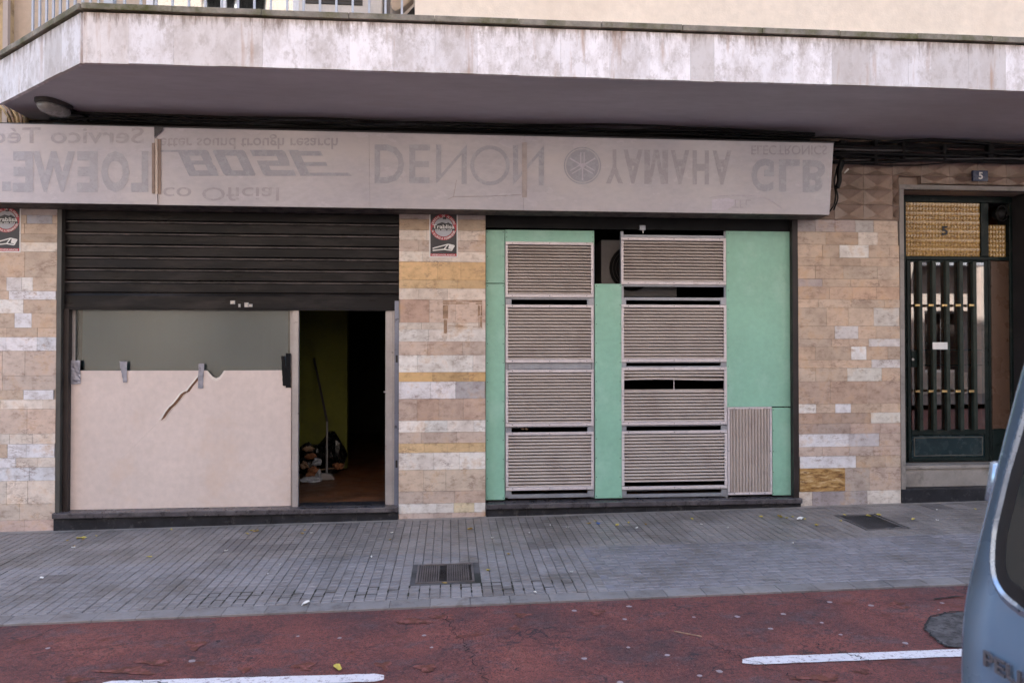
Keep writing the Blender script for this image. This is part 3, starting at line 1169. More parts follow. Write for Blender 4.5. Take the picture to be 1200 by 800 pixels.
sign = thing('shop_sign', 'long faded white lightbox sign with ghosted reversed lettering over both shopfronts', 'sign', (0, -.3, SZ0))
seams = [183.5, 433, 614]
sx = [SXL] + [on_sign(p, 200).x for p in seams] + [SX1]
for i in range(4):
    m = MB()
    a, b = sx[i] + .0006, sx[i + 1] - .0006
    e = .0
    if i == 0:
        e = .012
    vs = [(a, SY0 - e, SZ0), (b, SY0 - e, SZ0), (b, SY1 - e, SZ1), (a, SY1 - e, SZ1),
          (a, SY0 + .01, SZ0), (b, SY0 + .01, SZ0), (b, SY1 + .01, SZ1), (a, SY1 + .01, SZ1)]
    m._add(vs, [(0, 1, 2, 3), (4, 5, 6, 7), (0, 1, 5, 4), (1, 2, 6, 5), (2, 3, 7, 6), (3, 0, 4, 7)])
    m.build('face_panel', 'sign_face', sign)
m = MB()
m.prism([(SY0 + .011, SZ0 + .006), (-.001, SZ0 + .006), (-.001, SZ1 + .012), (SY1 - .004, SZ1 + .012), (SY1 - .004, SZ1 + .001), (SY1 + .011, SZ1 + .001)], 'x', SXL, SX1 + .006)
m.build('casing', 'sign_case', sign)
m = MB()
m.prism([(SY0 - .002, SZ0 - .004), (-.003, SZ0 - .004), (-.003, SZ0 + .004), (SY0 - .002, SZ0 + .004 - .005)], 'x', SXL, SX1)
m.build('underside', 'sign_under', sign)
m = MB()
p0, p1 = on_sign(609.5, 166, .004), on_sign(611.5 + 6, 232, .004)


def strip(m, px0, px1, py0, py1, lift, lift0=.0005):
    a, b, c_, d = (on_sign(px0, py1, lift), on_sign(px1, py1, lift), on_sign(px1, py0, lift), on_sign(px0, py0, lift))
    a2, b2, c2, d2 = (on_sign(px0, py1, lift0), on_sign(px1, py1, lift0), on_sign(px1, py0, lift0), on_sign(px0, py0, lift0))
    m._add([a, b, c_, d, a2, b2, c2, d2], [(0, 1, 2, 3), (4, 5, 6, 7), (0, 1, 5, 4), (1, 2, 6, 5), (2, 3, 7, 6), (3, 0, 4, 7)])


strip(m, 611.8, 617.3, 167, 231.5, .006)
m.build('joint_strip', 'strip_faint', sign)
m = MB()
strip(m, 179.0, 182.0, 168, 227, .020)
strip(m, 185.6, 188.8, 163, 227.5, .008)
m.build('joint_strip', 'strip_brown', sign)
m = MB()
strip(m, 182.2, 185.4, 163, 227.5, .0135)
m.build('joint_strip', 'strip_cream', sign)
m = MB()
a_, b_, c_, d_ = on_sign(181.5, 149.8, .016), on_sign(192, 150.2, .016), on_sign(190.5, 154, .016), on_sign(181.8, 161, .016)
m._add([a_, b_, c_, d_], [(0, 1, 2, 3)])
m.build('torn_corner', 'sign_case', sign)


def sign_geo(m, vs, fs, px0, px1, pt, pb, fv=False, fh=False, lift=.0018, slant=0):
    """fit glyph geometry into a picture-surveyed rectangle of the sign face"""
    P = fit(vs, lambda u, v: (u, v))
    out = []
    for u, v in P:
        if fv:
            v = 1 - v
        if fh:
            u = 1 - u
        out.append(on_sign(px0 + (px1 - px0) * u, pb + (pt - pb) * v, lift))
    m._add(out, fs)


def sign_text(name, s, mat, px0, px1, pt, pb, fv=False, fh=False, off=0.0, parent=sign, lift=.0018):
    m = MB()
    vs, fs = text_geo(s, off)
    sign_geo(m, vs, fs, px0, px1, pt, pb, fv, fh, lift)
    return m.build(name, mat, parent)


def strokes(segs, w):
    vs, fs = [], []
    for k, (a, b) in enumerate(segs):
        a, b = Vector(a), Vector(b)
        d = (b - a).normalized()
        q = Vector((-d.y, d.x)) * w / 2
        o = len(vs)
        vs += [a - q, b - q, b + q, a + q]
        fs.append((o, o + 1, o + 2, o + 3))
    return [tuple(v) for v in vs], fs


S_T, S_B = 150, 240
t1 = 'lettering'
# panel 1, mirrored left-right
sign_text(t1, 'Servicio Técnico'.replace('Servicio', 'Servico'), 'letter_grey', -70, 169.5, 149.5, 168.5, fh=True, off=.012, lift=.0138)
ml = MB()
for ch, a, b in (('L', 154.5, 174.5), ('O', 119.5, 152.5), ('E', 91, 115.5), ('W', 39, 89), ('E', 16, 40)):
    vs, fs = text_geo(ch, .045)
    sign_geo(ml, vs, fs, a, b, 177.5, 225.5, fh=True, lift=.0138)
sign_geo(ml, [(0, 0), (1, 0), (1, 1), (0, 1)], [(0, 1, 2, 3)], 3.5, 14, 213, 224, lift=.0138)
ml.build('lettering', 'letter_blue', sign)
# panel 2, flipped top to bottom
sign_text(t1, 'etter sound trough resarch', 'letter_grey', 187, 396, 157.5, 175, fv=True, off=.014)
sign_text(t1, 'co Oficial', 'letter_grey', 191, 327, 219.5, 235.5, fv=True, off=.006)
mb = MB()


def rect_poly(m, pts, lift=.0018):
    P = [on_sign(170 + x / 4.8, 140 + y / 4.8, lift) for x, y in pts]
    m._add(P, [tuple(range(len(P)))])


# slanted heavy wordmark, drawn as flat plates (coordinates from an enlarged survey)
def sl(x, y):            # slant: pixels shift right going down
    return (x + (y - 172) * .47, y)


def rp(pts, l=.0018):
    rect_poly(mb, [sl(*p) for p in pts], l)


# leading hairline + B
rp([(75, 172), (180, 172), (180, 184), (80, 184)])
rp([(180, 172), (232, 172), (232, 318), (180, 318)])
rp([(232, 172), (345, 172), (352, 180), (352, 205), (232, 205)])
rp([(232, 232), (345, 232), (345, 255), (232, 255)])
rp([(232, 287), (352, 287), (345, 318), (232, 318)])
rp([(300, 205), (352, 205), (352, 228), (345, 232), (300, 232)])
rp([(300, 255), (345, 255), (352, 262), (352, 287), (300, 287)])
# O
rp([(378, 180), (388, 172), (436, 172), (436, 318), (388, 318), (378, 308)])
rp([(500, 172), (548, 172), (558, 180), (558, 308), (548, 318), (500, 318)])
rp([(436, 172), (500, 172), (500, 205), (436, 205)])
rp([(436, 287), (500, 287), (500, 318), (436, 318)])
# S
rp([(590, 172), (770, 172), (782, 182), (782, 207), (590, 207)])
rp([(722, 207), (782, 207), (782, 232), (722, 232)])
rp([(600, 232), (782, 232), (772, 262), (600, 262)])
rp([(600, 262), (655, 262), (655, 285), (600, 285)])
rp([(600, 285), (782, 285), (782, 318), (610, 318), (600, 308)])
# E
rp([(805, 172), (862, 172), (862, 318), (805, 318)])
rp([(862, 178), (985, 178), (985, 205), (862, 205)])
rp([(862, 240), (985, 240), (985, 262), (862, 262)])
rp([(862, 300), (1085, 300), (1095, 318), (862, 318)])
mb.build('lettering', 'letter_dark', sign)
# panel 3: spaced capitals
md = MB()
def dn(x):
    return 420 + x / 5


for ch, a, b in (('D', 95, 268), ('E', 298, 420)):
    vs, fs = text_geo(ch, .012)
    sign_geo(md, vs, fs, dn(a), dn(b), 169.5, 215, fv=True)
for a, b in ((455, 635), (905, 1087)):
    # N flipped: left post, rising diagonal, right post
    vs = [(0, 0), (.83, .74), (.83, 0), (1, 0), (1, 1), (.17, .26), (.17, 1), (0, 1)]
    sign_geo(md, vs, [tuple(range(8))], dn(a), dn(b), 169.5 if a < 600 else 170.5, 216 if a < 600 else 217.5)
vs, fs = [], []
n = 40
for i in range(n):
    t = 2 * math.pi * i / n
    vs += [(math.cos(t), math.sin(t)), (.80 * math.cos(t), .80 * math.sin(t))]
for i in range(n):
    j = (i + 1) % n
    fs.append((2 * i, 2 * j, 2 * j + 1, 2 * i + 1))
sign_geo(md, vs, fs, dn(655), dn(887), 170.5, 217.5)
md.build('lettering', 'letter_blue', sign)
m = MB()
ck = [(535, 211), (533, 222), (531.5, 230.5)]
for a, b in ((ck[0], ck[1]), (ck[1], ck[2]), (ck[2], (525, 233.5)), (ck[2], (575, 230)), ((575, 230), (611, 228.3))):
    q0, q1 = on_sign(*a, .0012), on_sign(*b, .0012)
    m.tube([q0, q1], .0011, 4)
m.build('crack', 'strip_brown', sign)
# panel 4: round emblem with three crossed tuning forks, wordmark, owner name
me_ = MB()
C0 = (682.5, 194.2)


def disc(m, r0, r1, lift, n=44):
    vs, fs = [], []
    for i in range(n):
        t = 2 * math.pi * i / n
        vs.append(on_sign(C0[0] + r1 * math.cos(t), C0[1] + r1 * math.sin(t), lift))
        vs.append(on_sign(C0[0] + r0 * math.cos(t), C0[1] + r0 * math.sin(t), lift))
    for i in range(n):
        j = (i + 1) % n
        fs.append((2 * i, 2 * j, 2 * j + 1, 2 * i + 1))
    m._add(vs, fs)


disc(me_, 20.4, 21.8, .0018)
disc(me_, 0.05, 19.2, .0018)
me_.build('emblem', 'letter_dark', sign)
me2 = MB()
for k in range(3):
    th_ = math.radians(90 + 120 * k)      # stem pointing down in the picture
    d = Vector((math.cos(th_), math.sin(th_)))
    q = Vector((-d.y, d.x))

    def E_(al, ac, lift=.0026 + k * .0004):
        v = d * al + q * ac
        return on_sign(C0[0] + v.x, C0[1] + v.y, lift)
    for al0, al1, c0, c1 in ((-15.5, 1, -2.6, -1.4), (-15.5, 1, 1.4, 2.6), (1, 17, -.8, .8), (-.5, 1.6, -2.6, 2.6)):
        me2._add([E_(al0, c0), E_(al1, c0), E_(al1, c1), E_(al0, c1)], [(0, 1, 2, 3)])
me2.build('emblem', 'residue', sign)
my = MB()
dx_ = lambda x: 640 + x / 5.217
for ch, a, b in (('Y', 365, 470), ('A', 472, 590), ('M', 600, 745), ('A', 762, 875), ('H', 895, 995), ('A', 1018, 1132)):
    if ch == 'M':
        vs = [(0, 0), (.24, 0), (.24, .62), (.40, 0), (.60, 0), (.76, .62), (.76, 0), (1, 0), (1, 1), (.70, 1), (.5, .28), (.30, 1), (0, 1)]
        fs = [tuple(range(13))]
    else:
        vs, fs = text_geo(ch, .035)
    k = (dx_(a) - 640) / 230
    sign_geo(my, vs, fs, dx_(a), dx_(b), 174.5 + k * 2.5, 214.5 + k * 2.5, fv=True)
my.build('lettering', 'letter_grey', sign)
mg = MB()
gx = lambda x: 830 + x / 7.06
for ch, a, b, y0, y1 in (('G', 355, 542, 186, 224.8), ('L', 583, 757, 187, 225), ('B', 780, 967, 187.5, 225.5)):
    vs, fs = text_geo(ch, .035)
    sign_geo(mg, vs, fs, gx(a), gx(b), y0, y1, fv=True)
mg.build('lettering', 'letter_blue', sign)
sign_text(t1, 'ELECTRONICS', 'letter_grey', gx(355), gx(982), 170.5, 181.5, fv=True, off=.01)
sign_text(t1, 'TEL', 'letter_pale', gx(195), gx(350), 234, 243.8, fv=True, off=.01)
m = MB()
pts = [(832, 232), (845, 229.8), (862, 229), (880, 229.4), (895, 231.5), (905, 236), (916, 244)]
for i in range(len(pts) - 1):
    m.tube([on_sign(*pts[i], .0008), on_sign(*pts[i + 1], .0008)], .0022, 4)
m.build('vinyl_residue', 'residue', sign)
m = MB()
m._add([on_sign(*p, .0009) for p in ((834, 234), (852, 232), (866, 236), (852, 246), (834, 246))], [(0, 1, 2, 3, 4)])
m.build('vinyl_residue', 'residue', sign)


# ================================================================== GREEN SCREEN
gs = thing('shopfront_screen', 'mint green boarded shopfront partition with two columns of louvred vents', 'partition', ((X2L + X2R) / 2, .07, .155))
YG = .055


def gbox(m, a, b, pt, pb, y0=YG, y1=YG + .02, ref=None, cb=.002):
    r = ref or (a + b) / 2
    m.chbox(WX(a, y0), WX(b, y0), y0, y1, WZ(r, pb, y0), WZ(r, pt, y0), cb)


def screws(m, pts, y):
    for px, py in pts:
        c0 = at(px, py, y)
        m.tube([(c0.x, y + .001, c0.z), (c0.x, y - .0025, c0.z)], .0042, 6)


boards = [(569.3, 591.5, 269.5, 331.6), (569.3, 591.5, 332.4, 585.5), (592, 696.5, 269.8, 286), (697.2, 728.5, 332.5, 583.5),
          (851.5, 928.6, 271, 476.4), (904.6, 929, 477.4, 580)]
for a, b, c, d in boards:
    m = MB()
    gbox(m, a, b, c, d)
    m.cm = 1
    n = max(2, int((d - c) / 22))
    for i in range(n + 1):
        py = c + 2.5 + (d - c - 5) * i / n
        screws(m, [(a + 1.8, py), (b - 1.8, py)], YG)
    bd = m.build('board', ['green_paint', 'screw'], gs)
# galvanised structure
m = MB()
for a, b in ((591.8, 595.2), (693, 696.6), (727.6, 731.2), (849.3, 852.6)):
    gbox(m, a, b, 286 if a < 700 else 271, 583, YG + .012, YG + .045)
for (x0, x1) in ((595.4, 692.8),):
    for pt, pb in ((347, 351), (425, 432.5), (499, 500.5), (578.5, 583.0)):
        gbox(m, x0, x1, pt, pb, YG + .008, YG + .03)
for pt, pb in ((275.5, 278.5), (333, 336), (348.5, 352), (423.5, 425), (428.8, 430.5), (497.5, 499), (573, 574), (578, 582)):
    gbox(m, 731.4, 849, pt, pb, YG + .008, YG + .03)
for (x0, x1) in ((592.5, 599.5), (688.5, 696)):
    for pt, pb in ((349, 357), (499, 506.5), (574, 581.5)):
        gbox(m, x0, x1, pt, pb, YG + .004, YG + .03)
for (x0, x1) in ((728.3, 734), (844.8, 852)):
    for pt, pb in ((348.6, 357), (423.5, 430.5), (497.5, 504.6), (572.5, 581.5)):
        gbox(m, x0, x1, pt, pb, YG + .003, YG + .03)
m.build('bracket_frame', 'galvanised', gs)


def louvre(a, b, pt, pb, torn=None, lowgap=0, vertical=False, seed=0):
    """one vent: flat frame with overlapping folded slats, the slats a sub-part"""
    y = YG - .012
    w = 3.3
    if vertical:
        w = 2.4
    m = MB()
    gbox(m, a, b, pt, pt + w, y, y + .02)
    gbox(m, a, b, pb - w * 1.1, pb, y, y + .02)
    gbox(m, a, a + w * .9, pt + w + .1, pb - w * 1.1 - .1, y, y + .02)
    gbox(m, b - w * .9, b, pt + w + .1, pb - w * 1.1 - .1, y, y + .02)
    m.cm = 1
    screws(m, [(a + 8, pt + 1.6), ((a + b) / 2, pt + 1.6), (b - 8, pt + 1.6), (a + 8, pb - 1.8), ((a + b) / 2, pb - 1.8), (b - 8, pb - 1.8),
               (a + 1.5, (pt + pb) / 2), (b - 1.5, (pt + pb) / 2)], y)
    v = m.build('vent_grille', ['vent_frame', 'screw'], gs)
    x0, x1 = WX(a + w * .9, y + .006), WX(b - w * .9, y + .006)
    zt_, zb_ = WZ((a + b) / 2, pt + w, y), WZ((a + b) / 2, pb - w * 1.1 - lowgap, y)
    m = MB()
    rr = random.Random(seed)
    if not vertical:
        N = max(3, round((zt_ - zb_) / .0293))
        p = (zt_ - zb_) / N
        NX = 10
        for i in range(N):
            zz = zt_ - (i + 1) * p
            if torn and torn[0] - 1 < i < torn[1]:
                continue
            bend = 0
            rows = []
            for k in range(NX + 1):
                x = x0 + (x1 - x0) * k / NX
                dz = rr.uniform(-.0006, .0006)
                dy = rr.uniform(-.0008, .0008)
                if torn and i == torn[0] - 1:
                    dz += .006 * math.sin(k / NX * 5) - .004
                    dy -= .008 * abs(math.sin(k / NX * 3))
                if torn and i == torn[0] - 2:
                    dz += .003 * math.sin(k / NX * 4)
                rows.append([(x, y + .004 + dy, zz + .002 + dz), (x, y + .0085 + dy, zz + p * .28 + dz), (x, y + .0105 + dy, zz + p * .55 + dz), (x, y + .05, zz + p * .58 + dz),
                             (x, y + .05, zz + p - .001 + dz), (x, y + .0045 + dy, zz + p + .0005 + dz)][:5])
            vs = [q for r_ in rows for q in r_]
            L = 5
            fs = []
            for k in range(NX):
                for q in range(L - 1):
                    fs.append((k * L + q, (k + 1) * L + q, (k + 1) * L + q + 1, k * L + q + 1))
            # underside lip back
            o = len(vs)
            for k in range(NX + 1):
                x = x0 + (x1 - x0) * k / NX
                vs.append((x, y + .05, zz - .001))
            for k in range(NX):
                fs.append((k * L, (k + 1) * L, o + k + 1, o + k))
            m._add(vs, fs)
    else:
        N = 13
        p = (x1 - x0) / N
        for i in range(N):
            xx = x0 + i * p
            m._add([(xx, y + .016, zb_), (xx + p * .25, y + .003, zb_), (xx + p * .7, y + .003, zb_), (xx + p * .85, y + .016, zb_), (xx + p, y + .016, zb_),
                    (xx, y + .016, zt_), (xx + p * .25, y + .003, zt_), (xx + p * .7, y + .003, zt_), (xx + p * .85, y + .016, zt_), (xx + p, y + .016, zt_)],
                   [(0, 1, 6, 5), (1, 2, 7, 6), (2, 3, 8, 7), (3, 4, 9, 8)])
    m.build('slats', 'vent_slat', v)
    if torn:
        m = MB()
        xm = WX((a + b) / 2, y)
        zt2 = zt_ - torn[0] * (zt_ - zb_) / N
        zb2 = zt_ - torn[1] * (zt_ - zb_) / N
        m.box(xm - .003, xm + .003, y + .010, y + .014, zb2 - .01, zt2 + .01)
        m.build('mullion', 'vent_frame', v)
        v['label'] = 'vent with torn and buckled upper slats'
    return v


louvre(592.3, 695.7, 283.5, 348.3, seed=1)
louvre(592.6, 695.7, 357, 424.8, seed=2)
louvre(592.6, 695.7, 433, 499.4, seed=3)
louvre(592.8, 695.7, 506.2, 574, seed=4)
louvre(728.2, 851.4, 278.6, 333.4, seed=5)
louvre(728.4, 851.6, 357, 424, seed=6)
louvre(728.4, 851.8, 430.3, 497.6, torn=(3, 6), seed=7)
louvre(728.6, 852, 504.4, 572.8, lowgap=5.0, seed=8)
louvre(852.6, 904.2, 476.8, 579.4, vertical=True, seed=9)
# backing shade board behind vents so the room stays dark is not needed: the room itself is dark

# AC condenser inside, seen through the gap
ac2 = thing('air_conditioner', 'dark air conditioner unit standing behind the gap in the green partition', 'air conditioner', (1.9, .5, 1.9))
yA = .34
x0, x1 = WX(704.5, yA), WX(704.5, yA) + .75
z0, z1 = WZ(716, 333, yA) - .12, WZ(716, 281, yA)
m = MB()
m.box(x0, x1, yA, yA + .3, z0, z1)
m.build('casing', 'ac_dark_casing', ac2, bevel=.01)
m = MB()
cx, cz, rr_ = x0 + .30, (z0 + z1) / 2, .22
for k in range(7):
    r = rr_ * (k + 1) / 7
    pts = [(cx + r * math.cos(t * math.pi / 14), yA - .006, cz + r * math.sin(t * math.pi / 14)) for t in range(29)]
    m.tube(pts, .0025, 4)
m.build('fan_grille', 'dark_grille', ac2)
m = MB()
m._add([(cx + rr_ * math.cos(t * math.pi / 14), yA - .002, cz + rr_ * math.sin(t * math.pi / 14)) for t in range(28)], [tuple(range(28))])
m.build('fan', 'black_paint', ac2)
# small grey bracket box hanging from the beam above the vents
t = thing('junction_box', 'small grey box hanging from the black beam above the vents', 'junction box', tuple(at(753.5, 268, .03)))
m = MB()
gbox(m, 750, 757, 264, 269.8, .022, .044)
m.build('casing', 'galvanised', t)
m = MB()
c0 = at(753.3, 270, .035)
m.tube([(c0.x, .034, c0.z), (c0.x + .002, .034, c0.z - .028)], .005, 6)
m.build('stub', 'white_plastic', t)
# things lying on the inner ledge behind the vents
m = MB()
for (px, py) in ((612, 501.5), (616.5, 501.8)):
    c0 = at(px, py, .10)
    o = thing('bottle_cap', 'small cream bulb end lying in the gap of the left vent column', 'cap', tuple(c0), 'small caps in the vent gap')
    mm = MB()
    mm.tube([(c0.x - .012, .12, c0.z - .006), (c0.x + .010, .10, c0.z - .004)], [.006, .011], 10)
    mm.build('cap', 'rag_tan', o, smooth=True)


# ================================================================== CARDBOARD AND TAPE
YC = .085
cx0, cx1 = WX(80.3, YC), WX(341.5, YC)
cz0, cz1 = .147, WZ(210, 434, YC)
m = MB()
# board outline with a bitten notch at the top edge
nz_ = [(243, 434), (245.5, 437), (249, 441), (253, 443), (257, 441.5), (260, 438), (262.5, 434)]
outline = [(cx0, cz0), (cx1, cz0), (cx1, cz1)]
for p in reversed(nz_):
    q = at(p[0], p[1], YC)
    outline.append((q.x, min(q.z, cz1)))
outline.append((cx0, cz1 + .002))
m.prism(outline, 'y', YC, YC + .010)
cb = m.build('cardboard_sheet', 'cardboard_white')
tag(cb, 'white cardboard sheet with a diagonal tear taped over the lower shop window', 'cardboard')
# torn edge rim around the notch
m = MB()
ring = [(241.5, 434.4), (244, 439), (248, 444.5), (253, 446.5), (258.5, 444), (262, 439), (264.5, 434.4)]
for i in range(6):
    a, b = at(*nz_[i], YC - .0015), at(*nz_[i + 1], YC - .0015)
    c, d = at(*ring[i + 1], YC - .0015), at(*ring[i], YC - .0015)
    m.quad(a, b, c, d)
m.build('torn_rim', 'torn_edge', cb)
# the diagonal tear: dark core with raised curled lips
tear = [(234.5, 440), (230, 446), (225, 452), (220.5, 458), (217, 459), (213, 462), (209.5, 467), (204.5, 473), (200, 477), (196, 482), (192, 489), (189, 492)]
m = MB()
for i in range(len(tear) - 1):
    w0 = [1.0, 1.4, 1.3, 1.7, 2.6, 2.4, 2.6, 2.2, 1.9, 1.7, 1.2, .3][i]
    w1 = [1.0, 1.4, 1.3, 1.7, 2.6, 2.4, 2.6, 2.2, 1.9, 1.7, 1.2, .3][i + 1]
    a, b = tear[i], tear[i + 1]
    m.quad(at(a[0] - w0, a[1] - w0 * .3, YC - .0015), at(b[0] - w1, b[1] - w1 * .3, YC - .0015), at(b[0] + w1, b[1] + w1 * .3, YC - .0015), at(a[0] + w0, a[1] + w0 * .3, YC - .0015))
m.build('tear', 'torn_core', cb)
m = MB()
for i in range(len(tear) - 1):
    a, b = tear[i], tear[i + 1]
    w = 1.3
    m._add([at(a[0] - 3.2, a[1] - 1, YC - .001), at(b[0] - 3.2, b[1] - 1, YC - .001), at(b[0] - 1.6, b[1], YC - .006), at(a[0] - 1.6, a[1], YC - .006)], [(0, 1, 2, 3)])
    if i > 3:
        m._add([at(a[0] + 2.0, a[1] + .6, YC - .007), at(b[0] + 2.0, b[1] + .6, YC - .007), at(b[0] + 3.0, b[1] + 1.2, YC - .001), at(a[0] + 3.0, a[1] + 1.2, YC - .001)], [(0, 1, 2, 3)])
m.build('curled_lip', 'torn_edge', cb)
m = MB()
fine = [(188.5, 492.5), (181, 499), (170, 510), (158, 522), (146, 533), (135, 544), (120, 557)]
for i in range(len(fine) - 1):
    m.tube([at(*fine[i], YC - .0002), at(*fine[i + 1], YC - .0002)], .0009 if i < 3 else .0006, 4)
m.build('crease', 'strip_cream', cb)


def tape(name, pts, mat, label, grp=None, y=YC - .004, cat='tape', wr=.003):
    m = MB()
    n = 10
    (ax, ay), (bx, by), w0, w1 = pts
    vs, fs = [], []
    for i in range(n + 1):
        t = i / n
        cx_, cy_ = ax + (bx - ax) * t, ay + (by - ay) * t
        w = w0 + (w1 - w0) * t
        for k in range(5):
            u = (k / 4 - .5)
            q = at(cx_ + u * w + R_.uniform(-.3, .3), cy_ + R_.uniform(-.3, .3) + abs(u) * R_.uniform(-1, 1), y)
            vs.append((q.x, y + R_.uniform(-wr, wr * .3), q.z))
    for i in range(n):
        for k in range(4):
            fs.append((i * 5 + k, i * 5 + k + 1, (i + 1) * 5 + k + 1, (i + 1) * 5 + k))
    m._add(vs, fs)
    o = m.build(name, mat)
    md_ = o.modifiers.new('thick', 'SOLIDIFY')
    md_.thickness = .0015
    tag(o, label, cat, grp)
    return o


G1 = 'strips of tape along the cardboard top edge'
tape('duct_tape', ((88.5, 422), (88, 450), 12, 13), 'duct_tape', 'wide crumpled silver tape at the left end of the cardboard edge', G1, wr=.007)
tape('duct_tape', ((144.3, 423), (147, 448), 9.5, 4), 'duct_tape', 'short silver tape ending in a point, second from the left', G1)
tape('duct_tape', ((236, 426), (235, 455), 7, 6), 'duct_tape', 'narrow silver tape at the top of the diagonal tear', G1)
tape('black_tape', ((331.5, 417), (334.5, 452), 4, 6), 'black_tape', 'black tape patch, left of the two by the door post', G1)
tape('black_tape', ((338, 414), (338, 454), 5.5, 6), 'black_tape', 'black tape strip touching the aluminium door post', G1, y=YC - .008)

# ================================================================== RUBBISH AND BROOM INSIDE
IF = .136


def lump(name, c, r, mat, label, cat, grp=None, sq=.7, seed=0, parent=None, amp=.25, lev=3):
    bm = bmesh.new()
    bmesh.ops.create_icosphere(bm, subdivisions=lev, radius=1)
    rnd = random.Random(seed)
    ph = [(Vector((rnd.uniform(-1, 1), rnd.uniform(-1, 1), rnd.uniform(-1, 1))).normalized(), rnd.uniform(3, 9), rnd.uniform(0, 6)) for _ in range(7)]
    for v in bm.verts:
        d = v.co.normalized()
        k = 1 + sum(math.sin(d.dot(a) * f + p) for a, f, p in ph) * amp / 4 + rnd.uniform(-.04, .04)
        v.co = Vector((d.x * r[0] * k, d.y * r[1] * k, d.z * r[2] * k))
        v.co.z = max(v.co.z, -c[2] + IF + .002)
    me = bpy.data.meshes.new(name)
    bm.to_mesh(me)
    bm.free()
    me.materials.append(MATS[mat])
    o = bpy.data.objects.new(name, me)
    o.location = c
    col.objects.link(o)
    if parent is None:
        tag(o, label, cat, grp)
    return o


def ipt(px, py, y):
    q = at(px, py, y)
    return q.x, q.z


yp = 1.62
xb_, zb_ = ipt(387, 530, 1.75)
lump('rubbish_bag', (xb_, 1.78, IF + .20), (.155, .14, .25), 'bag_black', 'tall black rubbish bag against the olive wall', 'bag', 'rubbish heap by the olive wall', seed=3)
xb2, _ = ipt(362, 540, 1.7)
lump('rubbish_bag', (xb2, 1.72, IF + .15), (.14, .13, .20), 'bag_black', 'low black rubbish bag under the orange rags', 'bag', 'rubbish heap by the olive wall', seed=9)
x_, z_ = ipt(361, 526, 1.56)
lump('rag', (x_, 1.58, z_), (.058, .05, .030), 'rag_tan', 'upper brown rag on the low rubbish bag', 'rag', 'rubbish heap by the olive wall', seed=4)
x_, z_ = ipt(364, 535, 1.50)
lump('rag', (x_, 1.54, z_), (.065, .05, .032), 'rag_orange', 'lower orange rag slumped on the rubbish bag', 'rag', 'rubbish heap by the olive wall', seed=5)
x_, z_ = ipt(367, 550, 1.45)
lump('crumpled_paper', (x_, 1.47, IF + .05), (.075, .06, .06), 'rag_orange', 'crumpled brown wrapping beside the broom head', 'litter', 'rubbish heap by the olive wall', seed=6, amp=.5)
x_, z_ = ipt(372, 546, 1.40)
lump('crumpled_paper', (x_ + .01, 1.42, IF + .035), (.03, .05, .05), 'rag_white', 'pale crumpled sheet leaning on the brown wrapping', 'litter', 'rubbish heap by the olive wall', seed=12, amp=.7)
for k, (px, py, mt, lb) in enumerate(((356, 545, 'rag_tan', 'dull brown rag at the left foot of the rubbish heap'), (377, 533, 'bag_black', 'small black bag between the rags and the broom pole'),
                                 (396, 546, 'rag_orange', 'small rust-coloured rag right of the broom pole'), (371, 541, 'rag_white', 'pale sheet tucked under the orange rag'))):
    x_, z_ = ipt(px, py, 1.48)
    lump('rag' if 'rag' in lb.split() else 'rubbish_bag' if 'bag' in lb.split() else 'crumpled_paper', (x_, 1.50, max(z_, IF + .03)), (.045, .04, .035), mt, lb, 'litter', 'rubbish heap by the olive wall', seed=30 + k, amp=.6)
q = at(363, 564, 1.2)
lump('plastic_bag', (WX(363, 1.25), 1.25, IF + .02), (.10, .07, .028), 'rag_white', 'flat pale blue plastic bag on the shop floor', 'bag', seed=7, amp=.5)
br = thing('broom', 'broom leaning on the olive wall with its grey head on the floor', 'broom', (WX(385, 1.35), 1.35, IF))
xh = WX(383.5, 1.36)
zt_h = WZ(368, 420, 2.0)
m = MB()
m.tube([(xh - .03, 1.55, IF + .60), (WX(368, 2.02), 2.02, zt_h)], .013, 8)
m.build('handle', 'broom_handle', br)
m = MB()
m.tube([(xh, 1.36, IF + .07), (xh - .03, 1.549, IF + .598)], .012, 8)
m.build('lower_pole', 'broom_pole_low', br)
m = MB()
m.prism([(xh - .05, IF + .075), (xh + .055, IF + .065), (xh + .085, IF + .005), (xh - .075, IF + .005)], 'y', 1.31, 1.37)
m.build('head', 'dustpan', br, bevel=.006)
t = thing('stick', 'thin pale stick lying behind the broom head', 'stick', (xh, 1.45, IF))
m = MB()
m.tube([(WX(368, 1.5), 1.5, IF + .075), (WX(404, 1.52), 1.52, IF + .11)], .007, 6)
m.build('shaft', 'rag_tan', t)

# ================================================================== STICKERS


